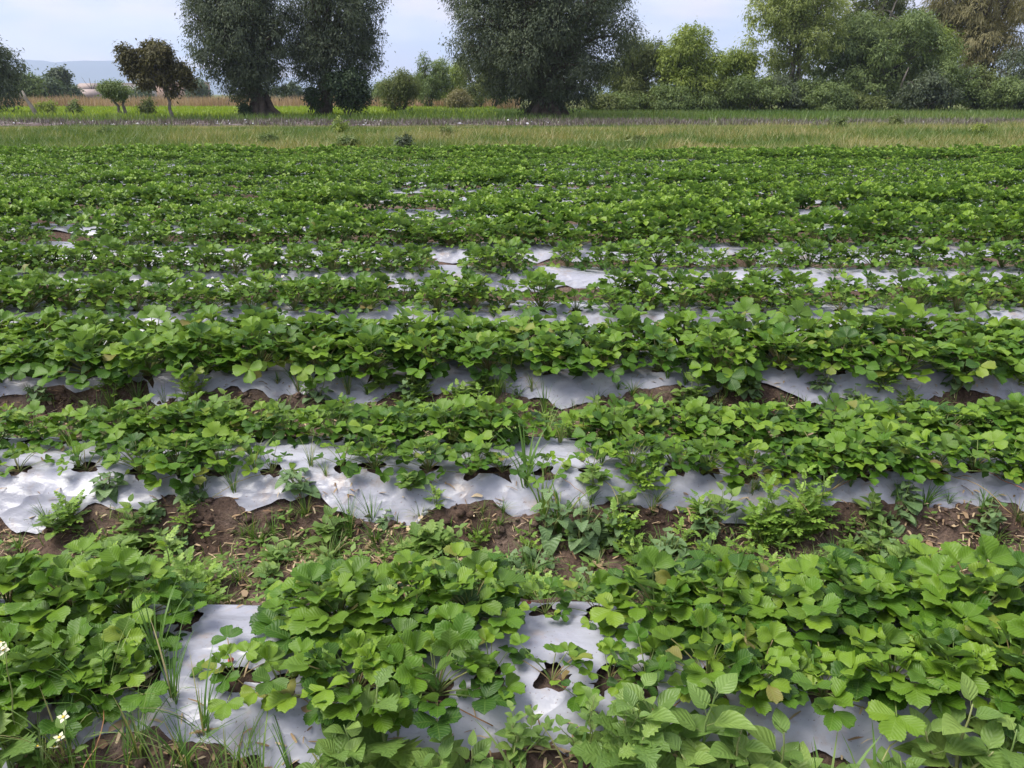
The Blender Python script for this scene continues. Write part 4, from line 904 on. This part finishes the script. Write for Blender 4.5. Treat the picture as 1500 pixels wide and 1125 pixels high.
# furrow between second and third bed
for i, (px, py, h, nl, br, sc_, lv, lb) in enumerate((
    (330, 600, .16, 12, 3, .9, LF_AMA, 'leafy weed on the film front of the unbroken hedge'), (280, 590, .18, 10, 3, .8, LF_PIN, 'light ferny weed standing in front of the unbroken hedge'), (700, 600, .18, 12, 3, .85, LF_PIN, 'yellow-green upright weed between middle plants and hedge'), (600, 595, .12, 8, 3, .9, LF_VINE, 'round leaved weed on the muddy slope behind the second bed'),
    (1010, 590, .16, 9, 3, .8, LF_AMA, 'leafy weed before a gap in the hedge film'), (1100, 585, .12, 8, 3, .9, LF_VINE, 'creeping weed on the film below the hedge'), (1400, 585, .17, 9, 3, .9, LF_VINE, 'creeping leafy weed hanging over the film below the hedge'), (460, 590, .14, 9, 3, .9, LF_VINE, 'dark leafy weed below the hedge on torn film'),
    (130, 605, .10, 9, 3, .8, LF_AMA, 'low weed on brown slope behind the second bed'), (960, 615, .14, 9, 3, .8, LF_PIN, 'light weed standing behind the second bed'), (870, 600, .12, 8, 2, .8, LF_AMA, 'spiky leaved weed beside the bare muddy patch'), (320, 445, .22, 12, 2, .9, LF_PIN, 'yellow-green weed poking above the unbroken hedge'), (545, 600, .1, 8, 3, .8, LF_AMA, 'low leafy weed on reddish soil clods'))):
    weed('furrow_weed', lb, W_, px, py, h, lv, nl, 400 + i, sc_, br)
for i in range(110):
    rg = random.Random(700 + i); first = i < 70
    lv = rg.choice((LF_AMA, LF_PIN, LF_PIN, LF_VINE)); px = rg.uniform(-10, 1510); y = rg.uniform(1.88, 2.3) if first else rg.uniform(2.95, 3.3)
    weed('young_weed', 'small young weed sprouting on the mud of the wide furrow' if first else 'small young weed sprouting in the furrow before the unbroken hedge', 'young weeds sprouting on the mud', px, 0, rg.uniform(.05, .12), lv, 6, 800 + i, rg.uniform(.45, .8), 2, yfix=y)
for i in range(44):
    rg = random.Random(1700 + i); first = i < 16
    lv = rg.choice((LF_AMA, LF_PIN, LF_VINE, LF_VINE)); px = rg.uniform(-10, 1510); y = Y0 + (S if first else 2 * S) - rg.uniform(.2, .36)
    weed('young_weed', 'small weed creeping over the muddy film edge between the bare furrows' if first else 'small weed creeping over the film edge below the unbroken hedge', 'young weeds creeping over film edges', px, 0, rg.uniform(.05, .13), lv, 7, 1800 + i, rg.uniform(.6, 1.0), 3, yfix=y)
# grass clumps
def clump_mesh(n, h, w, seed, spread=.8):
    rg = random.Random(seed); mb = MB()
    for i in range(n):
        a = rg.uniform(0, 6.28); l = rg.uniform(.15, spread); hh = h * rg.uniform(.5, 1.1); ww = w * rg.uniform(.6, 1.2); r0 = rg.uniform(0, .015); pts = []
        ca, sa = math.cos(a), math.sin(a); V = []
        for j in range(6):
            q = j / 5; rad = r0 + l * hh * q ** 1.6; z = hh * (q - .35 * l * q ** 3); wd = ww * (1 - q ** 2.2) * .5 + .0002
            V += [(ca * rad - sa * wd, sa * rad + ca * wd, z), (ca * rad + sa * wd, sa * rad - ca * wd, z)]
        mb.add(V, [(2 * j, 2 * j + 1, 2 * j + 3, 2 * j + 2) for j in range(5)], None, None, 0, rg.uniform(0, .45))
    return mb.mesh('grass_clump', [M_BLADE])
GC = {'thin': [clump_mesh(22, .22, .004, i) for i in range(4)], 'wide': [clump_mesh(9, .30, .014, 10 + i, .6) for i in range(3)], 'low': [clump_mesh(34, .11, .004, 20 + i, 1.2) for i in range(4)], 'tall': [clump_mesh(14, .30, .009, 30 + i, .7) for i in range(2)]}
CL = []
for px, y in ((60, 1.2), (135, 1.2), (185, 1.22), (240, 1.2), (290, 1.21), (330, 1.2), (380, 1.19), (430, 1.2), (100, 1.22), (205, 1.24), (350, 1.24), (270, 1.23), (160, 1.3), (260, 1.33), (300, 1.28), (240, 1.42)): CL.append(('thin', px, y, R.uniform(.7, 1.0), 'thin wispy grass clump over the bare film by the cream flowers'))
for px, y in ((470, 1.16), (500, 1.17), (742, 1.18), (770, 1.17), (845, 1.17), (1085, 1.13), (1110, 1.12), (1290, 1.13), (1215, 1.14)): CL.append(('wide', px, y, R.uniform(.55, .8), 'broad bladed grass clump among the near edge weeds'))
for px, py in ((795, 735), (770, 720), (820, 745)): CL.append(('tall', px, dist_on(py, .12), R.uniform(.75, 1.0), 'tall dark grass clump in the gap of the second bed'))
for px, py in ((120, 690), (510, 735), (880, 690), (960, 700), (820, 655), (835, 640), (230, 660), (700, 690)): CL.append(('thin', px, dist_on(py, .15), R.uniform(.5, .75), 'thin grass tuft rooted in holes of the muddy edged film'))
for i in range(95):
    px = R.uniform(-20, 1520); CL.append(('low', px, R.uniform(1.86, 2.30), R.uniform(.5, 1.0), 'low grass tuft on bare mud of the wide furrow'))
for i in range(70):
    px = R.uniform(-20, 1520); CL.append((R.choice(('low', 'low', 'thin')), px, R.uniform(2.9, 3.34), R.uniform(.5, .95), 'low grass tuft in the furrow before the unbroken hedge'))
for i in range(46):
    px = R.uniform(-20, 1520); CL.append((R.choice(('low', 'thin', 'thin')), px, Y0 + S - R.uniform(.12, .33), R.uniform(.4, .75), 'grass tuft pushing through the muddy edged film between the bare furrows'))
for i in range(46):
    px = R.uniform(-20, 1520); CL.append((R.choice(('low', 'thin', 'thin')), px, Y0 + 2 * S - R.uniform(.16, .36), R.uniform(.45, .85), 'grass tuft on the film edge below the unbroken hedge'))
for kd, px, y, s_, lb in CL:
    x = xat(px, y, .1); o = link('grass_clump', R.choice(GC[kd])); o.location = (x, y, gz(x, y) - .006); o.rotation_euler = (0, 0, R.uniform(0, 6.28)); o.scale = (s_,) * 3
    tag(o, lb, 'grass', 'grass clumps in furrows and edge')
# low ground cover and short grass
fur = lambda x, y: np.where(np.abs((y - Y0 + S / 2) % S - S / 2) > .27, .25 + .9 * np.clip(fbm(x * 2.2, y * 3, 120, 3) + .25, 0, 1), 0.0)
G_SHORT = foliage('short_grass', [(0.0, (0.10, 0.19, 0.04)), (0.5, (0.17, 0.26, 0.06)), (0.8, (0.27, 0.28, 0.10)), (1.0, (0.42, 0.34, 0.19))], trans=.25, use_obj=False)
blades('short_grass', 'short sparse grass and seedlings covering the furrows', 'grass', 46000, (-3.4, 3.4), (.75, 3.6), (.02, .075), .004, G_SHORT, 6, 1.2, dens=fur, seg=2, zf=soil_z)
blades('furrow_growth', 'tangled low weeds in the furrows of the distant rows', 'weeds', 7000, 1.0, (5.1, FIELD_END), (.06, .16), .012, G_SHORT, 7, 1.2, dens=lambda x, y: np.where(np.abs((y - Y0 + S / 2) % S - S / 2) > .3, .8, 0), zf=soil_z)
def seedlings():
    g = np.random.default_rng(33); n = 8500
    x = g.uniform(-3.3, 3.3, n); y = g.uniform(.8, 3.6, n); k = g.random(n) < fur(x, y) * .9; x, y = x[k], y[k]; n = len(x); z = soil_z(x, y)
    Vs, Qs, rn = [], [], []; b_ = 0
    for i in range(n):
        s = g.uniform(.007, .019); h = g.uniform(.01, .06); a0 = g.random() * 6.28; r = g.random()
        for j in range(4):
            a = a0 + j * 1.57 + g.uniform(-.3, .3); ca, sa = math.cos(a), math.sin(a); up = g.uniform(-.1, .5)
            c_ = np.array([x[i], y[i], z[i] + h * (.6 + .4 * (j % 2))]); d = np.array([ca, sa, up]); p = np.array([-sa, ca, 0])
            Vs += [c_, c_ + d * s * .9 + p * s * .5, c_ + d * s * 1.9, c_ + d * s * .9 - p * s * .5]; Qs.append((b_, b_ + 1, b_ + 2, b_ + 3)); b_ += 4; rn += [r * .7 + .2 * g.random()] * 4
    o = link('seedling_cover', np_mesh('seedling_cover', np.array(Vs), np.array(Qs), M_SEED, False, {'rnd': np.array(rn), 'young': np.zeros(len(rn))})); tag(o, 'tiny round leaved seedlings carpeting the muddy furrows', 'seedlings', kind='stuff')
M_SEED = foliage('seedling_leaf', [(0.0, (0.09, 0.18, 0.04)), (1.0, (0.20, 0.32, 0.06))], trans=.3, use_obj=False)
seedlings()
# dry straw, dead leaves and clods
def litter():
    g = np.random.default_rng(44); Vs, Qs, rn = [], [], []; b_ = 0; n = 0
    while n < 14000:
        y = g.uniform(.8, 3.7); x = g.uniform(-3.3, 3.3)
        v = (y - Y0 + S / 2) % S - S / 2
        dn = .9 * math.exp(-((v + .31) / .07) ** 2) + (.42 if abs(v) > .3 else .012)
        dn *= .25 + 1.5 * max(0, float(fbm(x * 1.7, y * 2.2, 130, 3)) + .3)
        if g.random() > dn: continue
        n += 1; L_ = g.uniform(.012, .05); w = g.uniform(.0012, .0035) if g.random() < .93 else g.uniform(.006, .011); a = g.random() * 3.14; ca, sa = math.cos(a), math.sin(a)
        z = gz_fast(x, y) + g.uniform(.002, .012); t = g.uniform(-.3, .3)
        d = np.array([ca, sa, t]) * L_ * .5; p = np.array([-sa, ca, g.uniform(-.5, .5)]) * w; c_ = np.array([x, y, z]); up = np.array([0, 0, L_ * g.uniform(0, .15)])
        Vs += [c_ - d - p * .6, c_ - d + p * .6, c_ + p + up, c_ - p + up, c_ + d + p * .5, c_ + d - p * .5]; Qs += [(b_, b_ + 3, b_ + 2, b_ + 1), (b_ + 3, b_ + 5, b_ + 4, b_ + 2)]; rn += [g.random()] * 6; b_ += 6
    o = link('dry_litter', np_mesh('dry_litter', np.array(Vs), np.array(Qs), M_LITTER, False, {'rnd': np.array(rn), 'young': np.zeros(len(rn))})); tag(o, 'scattered dry straw and dead leaf bits along film edges and furrows', 'straw', kind='stuff')
def gz_fast(x, y):
    k = int(min(max(round((y - Y0) / S), 0), NB - 1)); v = abs(y - (Y0 + k * S)); s_ = float(soil_z(np.array([x]), np.array([y]))[0])
    return max(s_, float(film_z(np.array(x), np.array(y), k))) if v < .24 else s_
litter()
def clods():
    g = np.random.default_rng(55); ico = []; ph = (1 + 5 ** .5) / 2
    B = np.array([(-1, ph, 0), (1, ph, 0), (-1, -ph, 0), (1, -ph, 0), (0, -1, ph), (0, 1, ph), (0, -1, -ph), (0, 1, -ph), (ph, 0, -1), (ph, 0, 1), (-ph, 0, -1), (-ph, 0, 1)]) / 1.9
    T = np.array([(0, 11, 5), (0, 5, 1), (0, 1, 7), (0, 7, 10), (0, 10, 11), (1, 5, 9), (5, 11, 4), (11, 10, 2), (10, 7, 6), (7, 1, 8), (3, 9, 4), (3, 4, 2), (3, 2, 6), (3, 6, 8), (3, 8, 9), (4, 9, 5), (2, 4, 11), (6, 2, 10), (8, 6, 7), (9, 8, 1)])
    n = 9000; x = g.uniform(-3.3, 3.3, n); y = g.uniform(.8, 3.7, n); y[6000:] = Y0 + S * g.choice((0, 1, 2), 3000) - g.normal(.29, .035, 3000); v = (y - Y0 + S / 2) % S - S / 2
    k = (np.abs(v) > .25) & (fbm(x * 2, y * 2.5, 140, 3) > -.12); x, y, v = x[k], y[k], v[k]; z = soil_z(x, y); Vs, Ts = [], []
    for i in range(len(x)):
        s = .003 + .017 * g.random() ** 3
        Vs.append(B * s * g.uniform(.65, 1.3, (12, 1)) * np.array([1, 1, .75]) + np.array([x[i], y[i], z[i] + s * .2])); Ts.append(T + 12 * i)
    o = link('soil_clods', np_mesh('soil_clods', np.concatenate(Vs), np.concatenate(Ts), M_SOIL, False)); tag(o, 'loose brown soil crumbs strewn over furrows and bed edges', 'soil', kind='stuff')
clods()

# ------------------------------------------------------------------ air
V = np.array([(x, y, z) for z in (-8, 430) for y in (-700, 5500) for x in (-5600, 5600)], float)
hm = bpy.data.materials.new('haze'); hm.use_nodes = True; ht = hm.node_tree; ht.nodes.clear()
ho = ht.nodes.new('ShaderNodeOutputMaterial'); hv = ht.nodes.new('ShaderNodeVolumePrincipled'); hv.inputs['Color'].default_value = (0.68, 0.78, 1.0, 1); hv.inputs['Density'].default_value = 2.4e-4; hv.inputs['Anisotropy'].default_value = 0.2
ht.links.new(hv.outputs[0], ho.inputs['Volume'])
Q = np.array([(0, 2, 3, 1), (4, 5, 7, 6), (0, 1, 5, 4), (1, 3, 7, 5), (3, 2, 6, 7), (2, 0, 4, 6)])
o = link('haze', np_mesh('haze', V, Q, hm, False)); tag(o, 'thin bluish haze over the far country', 'haze', kind='stuff')
